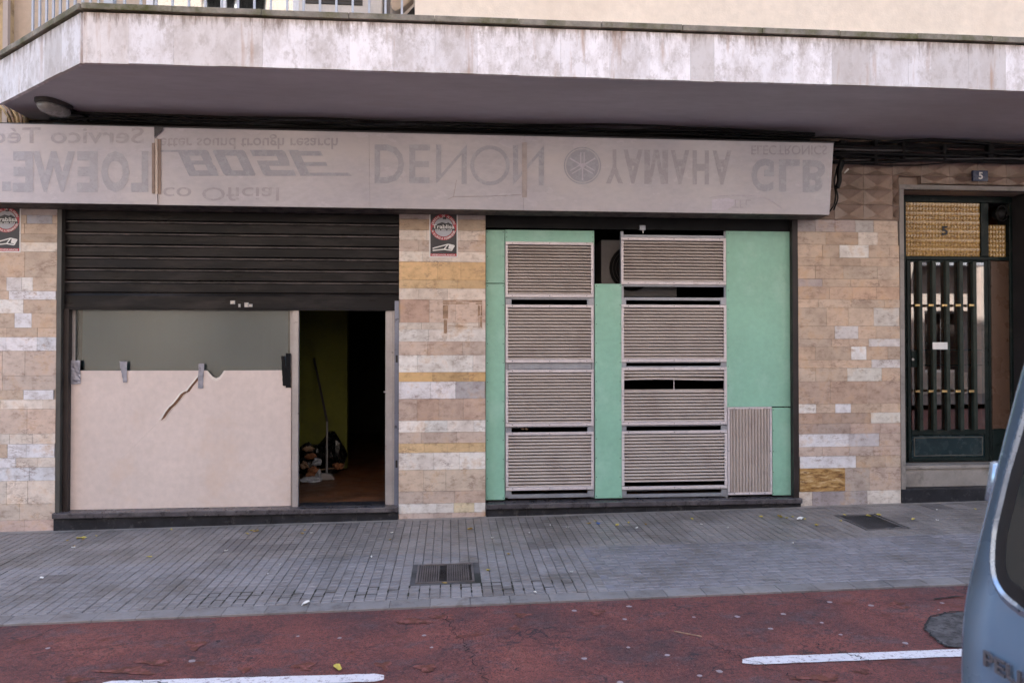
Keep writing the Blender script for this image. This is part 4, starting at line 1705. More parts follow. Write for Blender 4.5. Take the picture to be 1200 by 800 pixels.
def sticker(px0, px1, pt, pb, label, dzz=0):
    y = -.006
    q0, q1 = at(px0, pb, y), at(px1, pt, y)
    x0, x1, z0, z1 = q0.x, q1.x, q0.z, q1.z
    w, h = x1 - x0, z1 - z0
    t = thing('alarm_sign', label, 'sign', ((x0 + x1) / 2, y, z0), 'alarm company signs on the stone piers')
    m = MB()
    m.box(x0, x1, y, y + .003, z0, z1)
    pl = m.build('plate', 'white_enamel', t)

    def U(u, v, l):
        return (x0 + w * u, y - l, z0 + h * v)
    m = MB()
    m._add([U(.04, .025, .0006), U(.96, .025, .0006), U(.96, .975, .0006), U(.04, .975, .0006)], [(0, 1, 2, 3)])
    m.build('field', 'navy_field', t)

    def circ(r0, r1, l, mat, cx=.5, cv=.69, nm='ring'):
        m = MB()
        vs, fs = [], []
        n = 40
        for i in range(n):
            a = 2 * math.pi * i / n
            for r in (r1, r0):
                vs.append((x0 + w * cx + r * w * math.cos(a), y - l, z0 + h * cv + r * w * math.sin(a)))
        for i in range(n):
            j = (i + 1) % n
            fs.append((2 * i, 2 * j, 2 * j + 1, 2 * i + 1))
        m._add(vs, fs)
        return m.build(nm, mat, t)
    circ(.345, .46, .0012, 'ring_red')
    circ(.002, .335, .0012, 'sticker_grey', nm='disc')
    # silhouette in the disc
    m = MB()
    m._add([U(.16, .66, .0018), U(.84, .66, .0018), U(.80, .745, .0018), U(.66, .80, .0018), U(.60, .775, .0018), U(.44, .80, .0018), U(.34, .775, .0018), U(.22, .745, .0018)], [tuple(range(8))])
    m._add([U(.47, .87, .0019), U(.60, .87, .0019), U(.58, .93, .0019), U(.50, .93, .0019)], [(0, 1, 2, 3)])
    m.build('pictogram', 'navy_field', t)

    def txt(s, u0, u1, v0, v1, mat, l=.0026, off=.02):
        m = MB()
        vs, fs = text_geo(s, off)
        P = fit(vs, lambda a, b: U(u0 + (u1 - u0) * a, v0 + (v1 - v0) * b, l))
        m._add(P, fs)
        m.build('lettering', mat, t)
    m = MB()
    m._add([U(.10, .61, .0017), U(.90, .61, .0017), U(.90, .685, .0017), U(.10, .685, .0017)], [(0, 1, 2, 3)])
    m.build('band', 'navy_field', t)
    txt('Trablisa', .12, .88, .655, .745, 'white_enamel')
    txt('902 300 303', .20, .80, .615, .642, 'white_enamel')
    # ring lettering
    m = MB()

    def arc(s, a0, a1, inward):
        for i, ch in enumerate(s):
            if ch == ' ':
                continue
            a = math.radians(a0 + (a1 - a0) * i / (len(s) - 1))
            vs, fs = text_geo(ch, .01, 1)
            r = .36 if not inward else .445
            c_, s_ = math.cos(a), math.sin(a)
            out = []
            for vx, vy in vs:
                vx = (vx - .3) * .105
                vy = vy * .11
                rad = r + (vy if not inward else -vy)
                tan = vx if not inward else -vx
                # outward direction (c_, s_), tangent clockwise (s_, -c_)
                out.append((x0 + w * .5 + w * (rad * c_ + tan * s_), y - .0022, z0 + h * .69 + w * (rad * s_ - tan * c_)))
            m._add(out, fs)
    arc('CENTRAL DE ALARMAS', 165, 15, False)
    arc('VIGILANCIA PERMANENTE', 200, 340, True)
    m.build('lettering', 'white_enamel', t)
    # camera outline
    m = MB()
    segs = [((.12, .155), (.52, .185)), ((.52, .185), (.66, .30)), ((.66, .30), (.18, .215)), ((.66, .30), (.88, .27)), ((.88, .27), (.78, .16)), ((.78, .16), (.52, .185)), ((.12, .20), (.18, .215)), ((.70, .23), (.78, .21))]
    for k, (a, b) in enumerate(segs):
        d = Vector((b[0] - a[0], (b[1] - a[1]) * h / w)).normalized()
        wd = .020
        q = (-d.y * wd, d.x * wd * w / h)
        l = .0012 + k * .0001
        m._add([U(a[0] - q[0], a[1] - q[1], l), U(b[0] - q[0], b[1] - q[1], l), U(b[0] + q[0], b[1] + q[1], l), U(a[0] + q[0], a[1] + q[1], l)], [(0, 1, 2, 3)])
    m._add([U(.66, .20, .0011), U(.80, .18, .0011), U(.85, .26, .0011), U(.70, .285, .0011)], [(0, 1, 2, 3)])
    m.build('pictogram', 'white_enamel', t)
    m = MB()
    m._add([U(.04, .025, .001), U(.96, .025, .001), U(.96, .085, .001), U(.04, .085, .001)], [(0, 1, 2, 3)])
    m.build('band', 'ring_red', t)
    txt('VIDEOVIGILANCIA', .08, .92, .035, .073, 'white_enamel', .002)
    return t


simple('navy_field', (.022, .022, .030), .4, var=.1)
simple('ring_red', (.42, .03, .05), .4, var=.15, scale=20)
simple('sticker_grey', (.40, .41, .46), .4, var=.1)
sticker(503, 536.5, 250.5, 301.5, 'black, red and white alarm sign high on the middle stone pier')
sticker(-10, 24.5, 240.8, 295.5, 'black, red and white alarm sign cut by the left picture edge')

# ================================================================== ENTRANCE (number 5)
YD = .25
m = MB()
ztf = WZ(1100, 217, 0)
m.box(XPL + .002, WX(1060), -.006, .05, WZ(1057, 573), ztf - .045)
m.box(XPL + .002, XPR - .002, -.006, .05, ztf - .044, ztf)
m.box(XPR - .05, XPR - .002, -.006, .05, WZ(1057, 573), ztf - .045)
m.build('portal_frame', 'grey_stone', bld, bevel=.003)
m = MB()
xj = WX(1060)
m.box(XPL + .002, xj - .002, .051, YD + .2, .2, ztf)
m.box(XPR - .05, XPR, .051, YD + .2, .2, ztf)
m.box(xj, XPR - .051, .051, YD + .2, ztf - .046, ztf)
m.box(xj, XPR - .051, YD + .01, YD + .2, WZ(1100, 237, YD), ztf - .047)
m.build('reveal', 'wall_dark', bld)
# plinth, riser and threshold
m = MB()
zp = WZ(1057, 573.5, -.004)
m.box(XPL + .001, XPR, -.012, .30, gz(4.3) - .1, zp)
st = m.build('doorstep', 'marble_black', bld, bevel=.004)
m = MB()
zr = WZ(1100, 549, .10)
m.box(xj, XPR - .051, .10, .5, zp + .001, zr)
m.box(xj, XPR - .051, .085, .5, zr + .002, zr + .035)
m.build('riser', 'grey_stone', st, bevel=.004)

d0 = zr + .037
XA, XB = WX(1063, YD), WX(1158.5, YD)       # main leaf
XC = WX(1187, YD)
dz = lambda py: WZ(1110, py, YD)
m = MB()


def dbox(m, a, b, pt, pb, y0=YD, y1=YD + .05):
    m.chbox(WX(a, y0), WX(b, y0), y0, y1, max(d0, dz(pb)) if pb > 539 else WZ(1110, pb, y0), WZ(1110, pt, y0), .004)


# fixed frame
dbox(m, 1060.5, 1063, 233, 541)
dbox(m, 1158.8, 1161.8, 300, 541)
dbox(m, 1184.5, 1192, 237, 541)
dbox(m, 1060.5, 1192, 229, 237)
dbox(m, 1151, 1160, 237.2, 300)
dbox(m, 1063.2, 1184.2, 300.3, 304.6, YD - .006, YD + .04)
fr = m.build('entrance_frame', 'door_green', bld)
# transom with textured amber glass: little ridged pyramids
m = MB()
tx0, tx1, tz0, tz1 = WX(1062.6, YD), WX(1151, YD), dz(300), dz(237)
NX, NZ = 24, 12
for i in range(NX):
    for j in range(NZ):
        a, b = tx0 + (tx1 - tx0) * i / NX, tx0 + (tx1 - tx0) * (i + 1) / NX
        c, d = tz0 + (tz1 - tz0) * j / NZ, tz0 + (tz1 - tz0) * (j + 1) / NZ
        y = YD + .02
        off = (b - a) * .5 * (j % 2)
        mx = min(max((a + b) / 2 + off * .6, a), b)
        m._add([(a, y, c), (b, y, c), (b, y, d), (a, y, d), (mx, y - .011, c + (d - c) * .62)], [(0, 1, 4), (1, 2, 4), (2, 3, 4), (3, 0, 4)])
tp = m.build('transom_pane', 'amber_glass', fr)
m = MB()
sx0, sx1 = WX(1162.5, YD), WX(1184, YD)
for i in range(6):
    for j in range(7):
        a, b = sx0 + (sx1 - sx0) * i / 6, sx0 + (sx1 - sx0) * (i + 1) / 6
        c, d = dz(300) + (dz(262) - dz(300)) * j / 7, dz(300) + (dz(262) - dz(300)) * (j + 1) / 7
        y = YD + .05
        m._add([(a, y, c), (b, y, c), (b, y, d), (a, y, d), ((a + b) / 2, y - .008, (c + d) / 2)], [(0, 1, 4), (1, 2, 4), (2, 3, 4), (3, 0, 4)])
m.build('transom_pane', 'amber_glass_dark', fr) if 'amber_glass_dark' in MATS else m.build('transom_pane', 'brown_panel', fr)
m = MB()
vs, fs = text_geo('5', .02)
q0, q1 = at(1103.8, 275.5, YD - .001), at(1110.8, 265, YD - .001)
m._add(fit(vs, lambda u, v: (q0.x + (q1.x - q0.x) * u, YD + .003, q0.z + (q1.z - q0.z) * v)), fs)
o = m.build('number', 'van_rubber', fr)
so = o.modifiers.new('t', 'SOLIDIFY')
so.thickness = .004
# leaf
m = MB()
dbox(m, 1063.4, 1067.5, 305, 540, YD - .012, YD + .03)
dbox(m, 1153.8, 1158.5, 305, 540, YD - .012, YD + .03)
dbox(m, 1067.6, 1153.7, 305, 307.5, YD - .012, YD + .03)
dbox(m, 1067.6, 1153.7, 503, 509.5, YD - .012, YD + .03)
dbox(m, 1067.6, 1153.7, 535.5, 540, YD - .012, YD + .03)
dbox(m, 1067.6, 1153.7, 409.3, 411, YD - .002, YD + .03)
dbox(m, 1067.6, 1153.7, 427, 428.6, YD + .01, YD + .03)
dbox(m, 1067.8, 1078.5, 411, 430, YD - .014, YD + .03)
leaf = m.build('entrance_door', 'door_green', bld)
m = MB()
dbox(m, 1067.7, 1153.6, 509.6, 535.4, YD + .002, YD + .03)
kp = m.build('kick_panel', 'kick_panel', leaf)
m = MB()
for a, b, c, d in ((1070.5, 1151, 512, 513), (1070.5, 1151, 533, 534), (1070.5, 1071.5, 513, 533), (1150, 1151, 513, 533)):
    dbox(m, a, b, c, d, YD - .004, YD + .001)
m.build('moulding', 'worn_edge', leaf)
m = MB()
m.box(WX(1067.5, YD), WX(1153.8, YD), YD - .009, YD - .005, dz(503), dz(307.5))
m.build('pane', 'door_glass', leaf)
for cxp in (1079.3, 1095.3, 1111.3, 1127.2, 1143):
    m = MB()
    xx = WX(cxp, YD - .05)
    m.chbox(xx - .019, xx + .019, YD - .052, YD - .013, dz(503.5), dz(306.5), .003)
    b_ = m.build('bar', 'bar_green', leaf)
for cxp in (1079.3, 1095.3, 1111.3, 1127.2, 1143):
    for py in (357.5, 458.5):
        m = MB()
        q = at(cxp - 2.5, py, YD - .09)
        m.chbox(q.x - .020, q.x + .030, YD - .070, YD - .053, q.z - .013, q.z + .013, .006)
        m.build('brass_collar', 'brass', leaf)
m = MB()
q0, q1 = at(1095.5, 409.3, YD - .09), at(1113, 401, YD - .09)
m.box(q0.x, q1.x, YD - .058, YD - .054, q0.z, q1.z)
m.build('label_plate', 'white_enamel', leaf)
m = MB()
q = at(1070, 421, YD - .02)
m.tube([(q.x, YD - .014, q.z), (q.x, YD - .022, q.z)], .012, 12)
m.build('lock', 'scratched_steel', leaf)
# side light
m = MB()
dbox(m, 1162, 1184.3, 305, 503, YD + .02, YD + .05)
m.build('side_panel', 'brown_panel', fr)
m = MB()
dbox(m, 1162, 1184.3, 503.2, 540, YD + .004, YD + .04)
m.build('kick_panel', 'door_green', fr)
# small round lamp on the reveal above the side light
t = thing('porch_lamp', 'dark round lamp above the narrow side light of entrance five', 'lamp', tuple(at(1175, 250, YD)))
m = MB()
q = at(1175, 250, YD - .08)
pts = [(q.x + .06 * math.cos(i * math.pi / 10), YD - .07, q.z + .075 * math.sin(i * math.pi / 10)) for i in range(21)]
m.tube(pts, .009, 8)
m.build('rim', 'cable_black', t, smooth=True)
m = MB()
m.tube([(q.x, YD + .005, q.z), (q.x, YD - .055, q.z), (q.x, YD - .08, q.z)], [.05, .058, .03], 20)
m.build('glass', 'cable_black', t, smooth=True)
# lobby behind door
m = MB()
m.box(XPL - .2, XPR + .2, 3.2, 3.3, .3, 3.1)
m.box(XPL - .25, XPL - .2, .46, 3.3, .3, 3.1)
m.box(XPR + .2, XPR + .25, .46, 3.3, .3, 3.1)
m.box(XPL - .2, XPR + .2, .46, 3.2, 3.05, 3.1)
m.build('interior_wall', 'lobby', bld)
m = MB()
m.box(XPL - .2, XPR + .2, .5, 3.2, .2, .40)
tag(m.build('interior_floor', 'lobby'), kind='structure')

# enamel number plate
t = thing('house_number', 'small navy enamel plate with a white figure five over the doorway', 'number plate', tuple(at(1149, 206, -.03)))
m = MB()
q0, q1 = at(1140.5, 212, -.034), at(1158, 200, -.034)
m.box(q0.x, q1.x, -.034, -.008, q0.z, q1.z)
m.build('plate', 'navy_enamel', t, bevel=.002)
m = MB()
vs, fs = text_geo('5', .03)
w = q1.x - q0.x
h = q1.z - q0.z
m._add(fit(vs, lambda u, v: (q0.x + w * (.36 + .28 * u), -.0355, q0.z + h * (.16 + .68 * v))), fs)
m.build('number', 'white_enamel', t)

# ================================================================== BALCONY
A = Vector((-2.511, -1.385))
B = Vector((-3.62, -.40))
SOF = 3.535
FT = 3.885      # fascia top / coping underside
m = MB()
slab = [(-3.62, .02), (B.x, B.y), (A.x, A.y), (20, -1.385), (20, .02)]
m.prism([(x, y) for x, y in slab], 'z', SOF, FT - .01)
bal = m.build('balcony', 'soffit', bld)
# fascia slabs
m = MB()


def fas(p, q, z0, z1, out, c):
    """slab between plan points p and q, thickness out"""
    p, q = Vector(p), Vector(q)
    d = (q - p).normalized()
    n = Vector((d.y, -d.x))
    g = .0005
    a, b = p + d * g, q - d * g
    a2, b2 = a + n * out, b + n * out
    m._add([(a.x, a.y, z0), (b.x, b.y, z0), (b2.x, b2.y, z0), (a2.x, a2.y, z0), (a.x, a.y, z1), (b.x, b.y, z1), (b2.x, b2.y, z1), (a2.x, a2.y, z1)],
           [(0, 1, 2, 3), (4, 5, 6, 7), (0, 1, 5, 4), (1, 2, 6, 5), (2, 3, 7, 6), (3, 0, 4, 7)], c)


def fcol():
    k = R_.uniform(.86, 1.06)
    w = R_.random()
    if w < .35:
        return (.68 * k, .64 * k, .64 * k)
    return (.84 * k, .81 * k, .84 * k)


L = (A - B).length
dB = (A - B).normalized()
for i in range(5):
    fas(B + dB * (L * i / 5), B + dB * (L * (i + 1) / 5), SOF - .008 + R_.uniform(-.003, .003), FT - .012, .03, fcol())
x = A.x
while x < 19.5:
    Lx = .30 if R_.random() < .85 else .18
    fas((x, -1.386), (x + Lx, -1.386), SOF - .008 + R_.uniform(-.004, .004), FT - .012, .03 + R_.uniform(-.001, .001), fcol())
    x += Lx
m.build('fascia', 'fascia_stone', bal)
# coping
m = MB()
cop = FT
off = .055
n1 = Vector((dB.y, -dB.x))


def cope(p, q, w0, w1):
    p, q = Vector(p), Vector(q)
    d = (q - p).normalized()
    n = Vector((d.y, -d.x))
    g = .0015
    a, b = p + d * g - n * w0, q - d * g - n * w0
    a2, b2 = p + d * g + n * w1, q - d * g + n * w1
    zz = R_.uniform(-.002, .002)
    m._add([(a.x, a.y, cop + zz), (b.x, b.y, cop + zz), (b2.x, b2.y, cop + zz), (a2.x, a2.y, cop + zz),
            (a.x, a.y, cop + .045 + zz), (b.x, b.y, cop + .045 + zz), (b2.x, b2.y, cop + .043 + zz), (a2.x, a2.y, cop + .043 + zz)],
           [(0, 1, 2, 3), (4, 5, 6, 7), (0, 1, 5, 4), (1, 2, 6, 5), (2, 3, 7, 6), (3, 0, 4, 7)])


Ao = A + Vector((-.02, 0))
for i in range(4):
    cope(B + dB * (L * i / 4), B + dB * (L * (i + 1) / 4 + (.018 if i == 3 else 0)), .14, off)
x = A.x - .004
while x < 19.5:
    cope((x, -1.386), (x + .6, -1.386), .14, off - .001)
    x += .6
m.build('coping', 'coping', bal, bevel=.004)
# projecting upper floor to the right of the railing
XW = WX(485.5, -1.385)
m = MB()
m.box(XW, 34, -1.372, .5, cop + .046, TOPH)
m.box(20.01, 34, -.02, .5, -.1, cop + .046)
m.build('upper_wall', 'stucco', bld)
m = MB()
m.box(-3.8, XW - .001, .0, .5, FT, TOPH)
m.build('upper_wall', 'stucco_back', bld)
m = MB()
m.box(-24, 34, .5, 8, 3.6, TOPH - .3)
m.build('inner_core', 'wall_dark', bld)

# railing: sloped rails and individual bars
zr0, zr1 = cop + .047, cop + 1.0
rin = .075
m = MB()
Br, Ar = B - n1 * rin, A - n1 * rin * .6 + Vector((.05, rin * .6))
Ar = Vector((A.x + .03, A.y + rin))
Rr = Vector((XW - .004, A.y + rin))
for z in (zr0 + .012, zr1):
    m.tube([(Br.x, Br.y, z), (Ar.x, Ar.y, z), (Rr.x, Rr.y, z)], .009 if z < zr1 else .018, 6)
rl = m.build('balcony_railing', 'railing_paint', bal)


def bar_at(x, y, big=False):
    m = MB()
    r = .0075 if not big else .03
    m.box(x - r, x + r, y - r, y + r, zr0, zr1)
    m.build('bar' if not big else 'post', 'railing_paint', rl)


for px in (38.5, 46.5, 54.5, 62.5, 70.5, 79, 87.8, 96.8):
    # intersection of the ray's vertical plane with the chamfer rail line
    r = ray(px, 30)
    d = Ar - Br
    # CAM.xy + t*r.xy = Br + s*d
    det = r.x * -d.y + d.x * r.y
    s = (r.x * (Br.y - CAM.y) - r.y * (Br.x - CAM.x)) / -det if det else 0
    s = (r.x * (CAM.y - Br.y) - r.y * (CAM.x - Br.x)) / (r.x * d.y - r.y * d.x)
    p = Br + d * s
    bar_at(p.x, p.y)
for px in (106, 115.5, 146, 165) + tuple(183 + 19.2 * i for i in range(16)):
    bar_at(WX(px, Ar.y, 10), Ar.y)
bar_at(WX(129, Ar.y, 10), Ar.y, True)

# window behind the railing
yw = -.02
wx0, wx1 = WX(173, yw, 10), WX(352, yw, 10)
m = MB()
zf = FT
for a, b in ((173, 181), (344, 352), (260, 266)):
    m.box(WX(a, yw, 10), WX(b, yw, 10), yw - .03, yw, zf, 6.2)
uw = m.build('balcony_window', 'white_frame', bld)
m = MB()
m.box(WX(181, yw, 10) + .002, WX(344, yw, 10) - .002, yw - .012, yw - .006, zf, 6.15)
m.build('pane', 'window_glass', uw)
m = MB()
N = 40
vs, fs = [], []
xa_, xb_2 = WX(200, yw, 10), WX(340, yw, 10)
for i in range(N + 1):
    x = xa_ + (xb_2 - xa_) * i / N
    y = yw - .001 - .002 * math.sin(i * 1.3)
    vs += [(x, y, zf), (x, y, 6.1)]
fs = [(2 * i, 2 * i + 2, 2 * i + 3, 2 * i + 1) for i in range(N)]
m._add(vs, fs)
m.build('curtain', 'curtain', uw)
# air conditioner on the balcony
t = thing('air_conditioner', 'cream air conditioner standing behind the balcony railing', 'air conditioner', (WX(400, -.95, 20), -.95, 4.0))
m = MB()
ya_ = -1.0
ax0, ax1 = WX(349.5, ya_, 10), WX(448, ya_, 10)
az0 = WZ(400, 18.5, ya_)
m.box(ax0, ax1, ya_, ya_ + .30, az0, az0 + .60)
m.build('casing', 'ac_casing', t, bevel=.012)
m = MB()
gx0_, gx1_ = WX(358, ya_, 10), WX(425, ya_, 10)
for k in range(18):
    zz = az0 + .085 + k * .025
    m.box(gx0_, gx1_, ya_ - .006, ya_ - .001, zz, zz + .010)
m.box(gx0_, gx1_, ya_ - .0025, ya_ - .001, az0 + .08, az0 + .55)
m.build('grille', 'dark_grille', t)
m = MB()
m.box(ax0 + .05, ax0 + .10, ya_ + .02, ya_ + .28, FT + .0, az0)
m.box(ax1 - .10, ax1 - .05, ya_ + .02, ya_ + .28, FT + .0, az0)
m.build('foot', 'galvanised', t)
# grey panel and tan awning fabric beside the unit
t = thing('awning', 'rolled tan awning cloth with dark underside beside the upper wall', 'awning', (-.35, -1.2, 4.0))
m = MB()
m.box(WX(449, -.9, 10), WX(457, -.9, 10), -.9, -.86, FT, 5.2)
m.build('side_panel', 'ac_dark_casing', t)
m = MB()
yy = -1.12
pl_ = [at(462, -2, yy), at(485, -2, yy), at(484, 2, yy), at(474, 12, yy), at(464, 17, yy), at(459.5, 14, yy), at(457.5, 6, yy)]
m.prism([(q.x, q.z) for q in pl_] + [], 'y', yy - .05, yy + .05)
m.build('cloth', 'stucco_back', t, bevel=.01)
m = MB()
pl_ = [at(484, 3, yy), at(475, 13, yy), at(464, 18.5, yy), at(462, 24, yy), at(485, 24, yy), at(485, 3, yy)]
m.prism([(q.x, q.z) for q in pl_], 'y', yy + .08, yy + .12)
m.build('underside', 'dark_grille', t)

# neighbour on the left
nb = thing('neighbouring_building', 'sunlit ochre plastered building at the far left beyond the balcony', 'building', (-7, 0, 0))
m = MB()
xe = WX(11.5, -.06, 40)
m.box(-24, xe, -.06, .4, 3.0, TOPH - 1)
m.box(xe, -3.632, -.055, .0, 3.0, 3.9)
m.build('wall', 'ochre_plaster', nb)
m = MB()
m.box(-24, -6.51, 0, .4, -.1, 2.99)
m.build('ground_floor_wall', 'facade_cream', nb)
m = MB()
m.box(xe - .035, xe + .005, -.10, -.061, 3.0, TOPH - 1)
m.build('corner_trim', 'facade_cream', nb)

t = thing('wall_cables', 'tan cable loops on the sunlit wall just left of the balcony end', 'cables', (-3.75, -.09, 3.45))
for k in range(4):
    m = MB()
    m.tube([at(-6 + k * 5, 118 - k, -.08), at(4 + k * 6, 128 + k, -.10), at(10 + k * 5, 138, -.09), at(14 + k * 4, 150, -.08)], .011, 7)
    m.build('cable', 'rag_tan' if k % 2 else 'ochre_plaster', t, smooth=True)
# lamp under the balcony
t = thing('bulkhead_lamp', 'oval glass bulkhead lamp under the left end of the balcony', 'lamp', (-3.18, -.55, SOF))
c0 = Vector((WX(62, -.52, 120), -.52, SOF))
ax = Vector((1, -.0, 0))
_l0, _l1 = [(lambda r: CAM + r * ((SOF - CAM.z) / r.z))(ray(*p)) for p in ((44, 112), (82, 128))]
c0 = (_l0 + _l1) / 2
rot = math.atan2(_l1.y - _l0.y, _l1.x - _l0.x)
print('lamp', _l0, _l1)


def oval(rx, ry, z, n=28):
    out = []
    for i in range(n):
        a = 2 * math.pi * i / n
        ca, sa = math.cos(a), math.sin(a)
        ux = rx * (abs(ca) ** .75) * (1 if ca > 0 else -1)
        uy = ry * (abs(sa) ** .75) * (1 if sa > 0 else -1)
        out.append((c0.x + ux * math.cos(rot) - uy * math.sin(rot), c0.y + ux * math.sin(rot) + uy * math.cos(rot), z))
    return out


def stack(rings):
    m = MB()
    n = len(rings[0])
    vs = [p for r in rings for p in r]
    fs = []
    for i in range(len(rings) - 1):
        for k in range(n):
            fs.append((i * n + k, i * n + (k + 1) % n, (i + 1) * n + (k + 1) % n, (i + 1) * n + k))
    fs.append(tuple(range(n)))
    fs.append(tuple((len(rings) - 1) * n + k for k in range(n)))
    m._add(vs, fs)
    return m


stack([oval(.155, .095, SOF), oval(.155, .095, SOF - .03), oval(.145, .088, SOF - .038)]).build('base', 'lamp_base', t)
stack([oval(.140, .084, SOF - .038), oval(.136, .080, SOF - .065), oval(.115, .066, SOF - .090), oval(.07, .04, SOF - .102)]).build('glass', 'lamp_glass', t, smooth=True)
m = MB()
m.tube([(c0.x + .05, c0.y + .12, SOF - .008), (c0.x + .09, c0.y + .35, SOF - .006), (c0.x + .05, -.02, SOF - .02)], .009, 6)
m.build('cable', 'cable_black', t)

# ================================================================== CABLES
cb_ = thing('cable_bundle', 'tangled bundle of black cables clipped along the wall under the balcony', 'cables', (4.5, -.05, 3.3))


def cable(x0, x1, z, amp, r, mat, y=-.06, seed=0, n=40):
    rnd = random.Random(seed)
    p1, p2, p3 = rnd.uniform(0, 6), rnd.uniform(0, 6), rnd.uniform(0, 6)
    pts = []
    for i in range(n + 1):
        x = x0 + (x1 - x0) * i / n
        pts.append((x, y + .03 * math.sin(x * 2.3 + p1), z + amp * math.sin(x * 1.7 + p2) + amp * .5 * math.sin(x * 4.9 + p3)))
    m = MB()
    m.tube(pts, r, 6)
    m.build('cable', mat, cb_, smooth=True)


zc0, zc1 = WZ(1100, 192.5, -.06), WZ(1100, 167, -.06)
for k in range(17):
    f = (k + .5) / 17
    cable(3.46 if f < .75 else 2.5, 16, zc0 + (zc1 - zc0) * f, .012 + .012 * R_.random(), R_.choice((.007, .009, .012, .016)),
          ('cable_maroon' if k in (9, 12) else 'cable_grey' if k in (2, 7) else 'cable_black'), -.05 - R_.uniform(0, .05), k)
for k in range(6):
    cable(-3.35, 3.3, 3.455 + .012 * k, .008, .009, 'cable_black', -.12 - .03 * k, 50 + k)
for k in range(15):
    m = MB()
    x = 3.55 + k * .36 + R_.uniform(-.1, .1)
    w = R_.uniform(.02, .07)
    m.box(x, x + w, -.115 - .004 * (k % 3), -.03, zc0 + R_.uniform(-.01, .08), zc1 - R_.uniform(.0, .08))
    m.build('clamp', 'cable_black', cb_, bevel=.012)
# loose loop behind the sign end
t = thing('hanging_cable', 'loose black cable loop drooping behind the right end of the sign', 'cable', (3.55, -.1, 3.2))
for k, pts in enumerate(([(981, 195), (977, 215), (980, 228), (978, 240), (972, 248)], [(990, 190), (984, 205), (979, 220), (983, 232), (977, 246)],
                         [(986, 188), (983, 200), (984, 212), (981, 220)])):
    m = MB()
    P = [at(p[0], p[1], -.10 - .02 * k) for p in pts]
    # smooth by subdividing
    Q = []
    for i in range(len(P) - 1):
        for j in range(4):
            u = j / 4
            Q.append(P[i].lerp(P[i + 1], u))
    Q.append(P[-1])
    for _ in range(3):
        Q = [Q[0]] + [(Q[i - 1] + Q[i] * 2 + Q[i + 1]) / 4 for i in range(1, len(Q) - 1)] + [Q[-1]]
    m.tube(Q, .007 if k < 2 else .022, 7)
    m.build('strand', 'cable_black', t, smooth=True)
m = MB()
q0, q1 = at(994, 198, -.12), at(989.5, 203, -.12)
m.tube([q0, q1], [.010, .006], 7)
m.build('connector', 'white_plastic', t)

# ================================================================== LITTER
def flat_bit(name, px, py, size, mat, label, cat, grp, dz_=0.0, asp=.45, road=False, paper=False):
    p = onground(px, py, -.012 if road else .0)
    x, y = p.x, p.y
    m = MB()
    n = 9
    a0 = R_.uniform(0, 6.28)
    zz = gz(x) + (-.014 if road else .001)
    pts = []
    for i in range(n):
        t = 2 * math.pi * i / n
        rx = size * math.cos(t) * (1 + R_.uniform(-.15, .15))
        ry = size * asp * math.sin(t) * (1 + R_.uniform(-.15, .15)) * (1 - .35 * math.cos(t))
        pts.append((rx * math.cos(a0) - ry * math.sin(a0), rx * math.sin(a0) + ry * math.cos(a0), .004 + R_.uniform(0, .010) + abs(ry) * .35))
    pts.append((0, 0, .003))
    m._add(pts, [(i, (i + 1) % n, n) for i in range(n)])
    o = m.build(name, mat)
    o.location = (x, y, zz)
    so = o.modifiers.new('t', 'SOLIDIFY')
    so.thickness = .0008
    tag(o, label, cat, grp)
    return o


LY = 'small yellow leaf fallen on the grey pavement near the shopfronts'
leaves = [(95, 631), (98, 632.5), (113, 628.5), (79, 634), (87, 641), (175, 653), (201, 621), (294, 622), (300, 623), (290, 626), (302, 622.4), (354, 625.5),
          (357, 622), (457, 633), (551, 620.5), (572, 669), (521, 684), (698, 611), (690, 614), (723, 616), (737, 613), (757, 615), (811, 608.5),
          (892, 606), (913, 605), (915, 606.5), (922, 607.5), (929, 606), (943, 609), (990, 604), (1018, 605), (1030, 604), (1070, 609), (1143, 597), (985, 611), (957, 616), (596, 650)]
for i, (px, py) in enumerate(leaves):
    big = i in (0,)
    flat_bit('fallen_leaf', px, py, R_.uniform(.013, .025) * (1.7 if big else 1), 'leaf_yellow' if R_.random() < .6 else 'leaf_ochre',
             LY, 'leaf', 'leaves fallen on the pavement')
scr = [(86, 642), (48.5, 678), (265, 646), (328, 662), (365, 601 + 24), (459, 625), (435, 653), (577, 631), (620, 625), (645, 616), (665, 618.5), (746, 619), (822, 615),
       (853, 619), (938, 609), (929, 637), (1098, 598), (1098.5, 610), (670, 671), (627, 695), (314, 673)]
for px, py in scr:
    flat_bit('paper_scrap', px, py, R_.uniform(.009, .016), 'paper_white', 'tiny pale paper scrap lying on the grey pavement', 'litter', 'paper scraps on the pavement')
o = flat_bit('paper_scrap', 358, 708, .034, 'paper_white', 'crumpled white paper on the kerb left of the iron cover', 'litter', 'paper scraps on the pavement')
o = flat_bit('paper_scrap', 938, 608.5, .042, 'paper_white', 'larger cream paper scrap by the right-hand stone pier', 'litter', 'paper scraps on the pavement')
flat_bit('plastic_scrap', 701, 614, .034, 'blue_plastic', 'small bright blue plastic scrap below the green partition', 'litter', None)
flat_bit('fallen_leaf', 396, 783, .035, 'leaf_yellow', 'yellow leaf standing on the red lane above the left white dash', 'leaf', 'leaves fallen on the red lane', road=True)
gums = [(398, 747), (497, 744), (506, 758), (673, 715), (737, 710), (813, 722.5), (864, 722), (736, 758), (732, 725), (918, 719), (903, 736), (963, 729), (972, 705), (1021, 709),
        (1100, 714), (1104, 706), (727, 799), (685, 771), (1061, 753), (843, 786), (56, 759), (225, 774), (349, 745), (985, 743), (782, 767), (820, 791)]
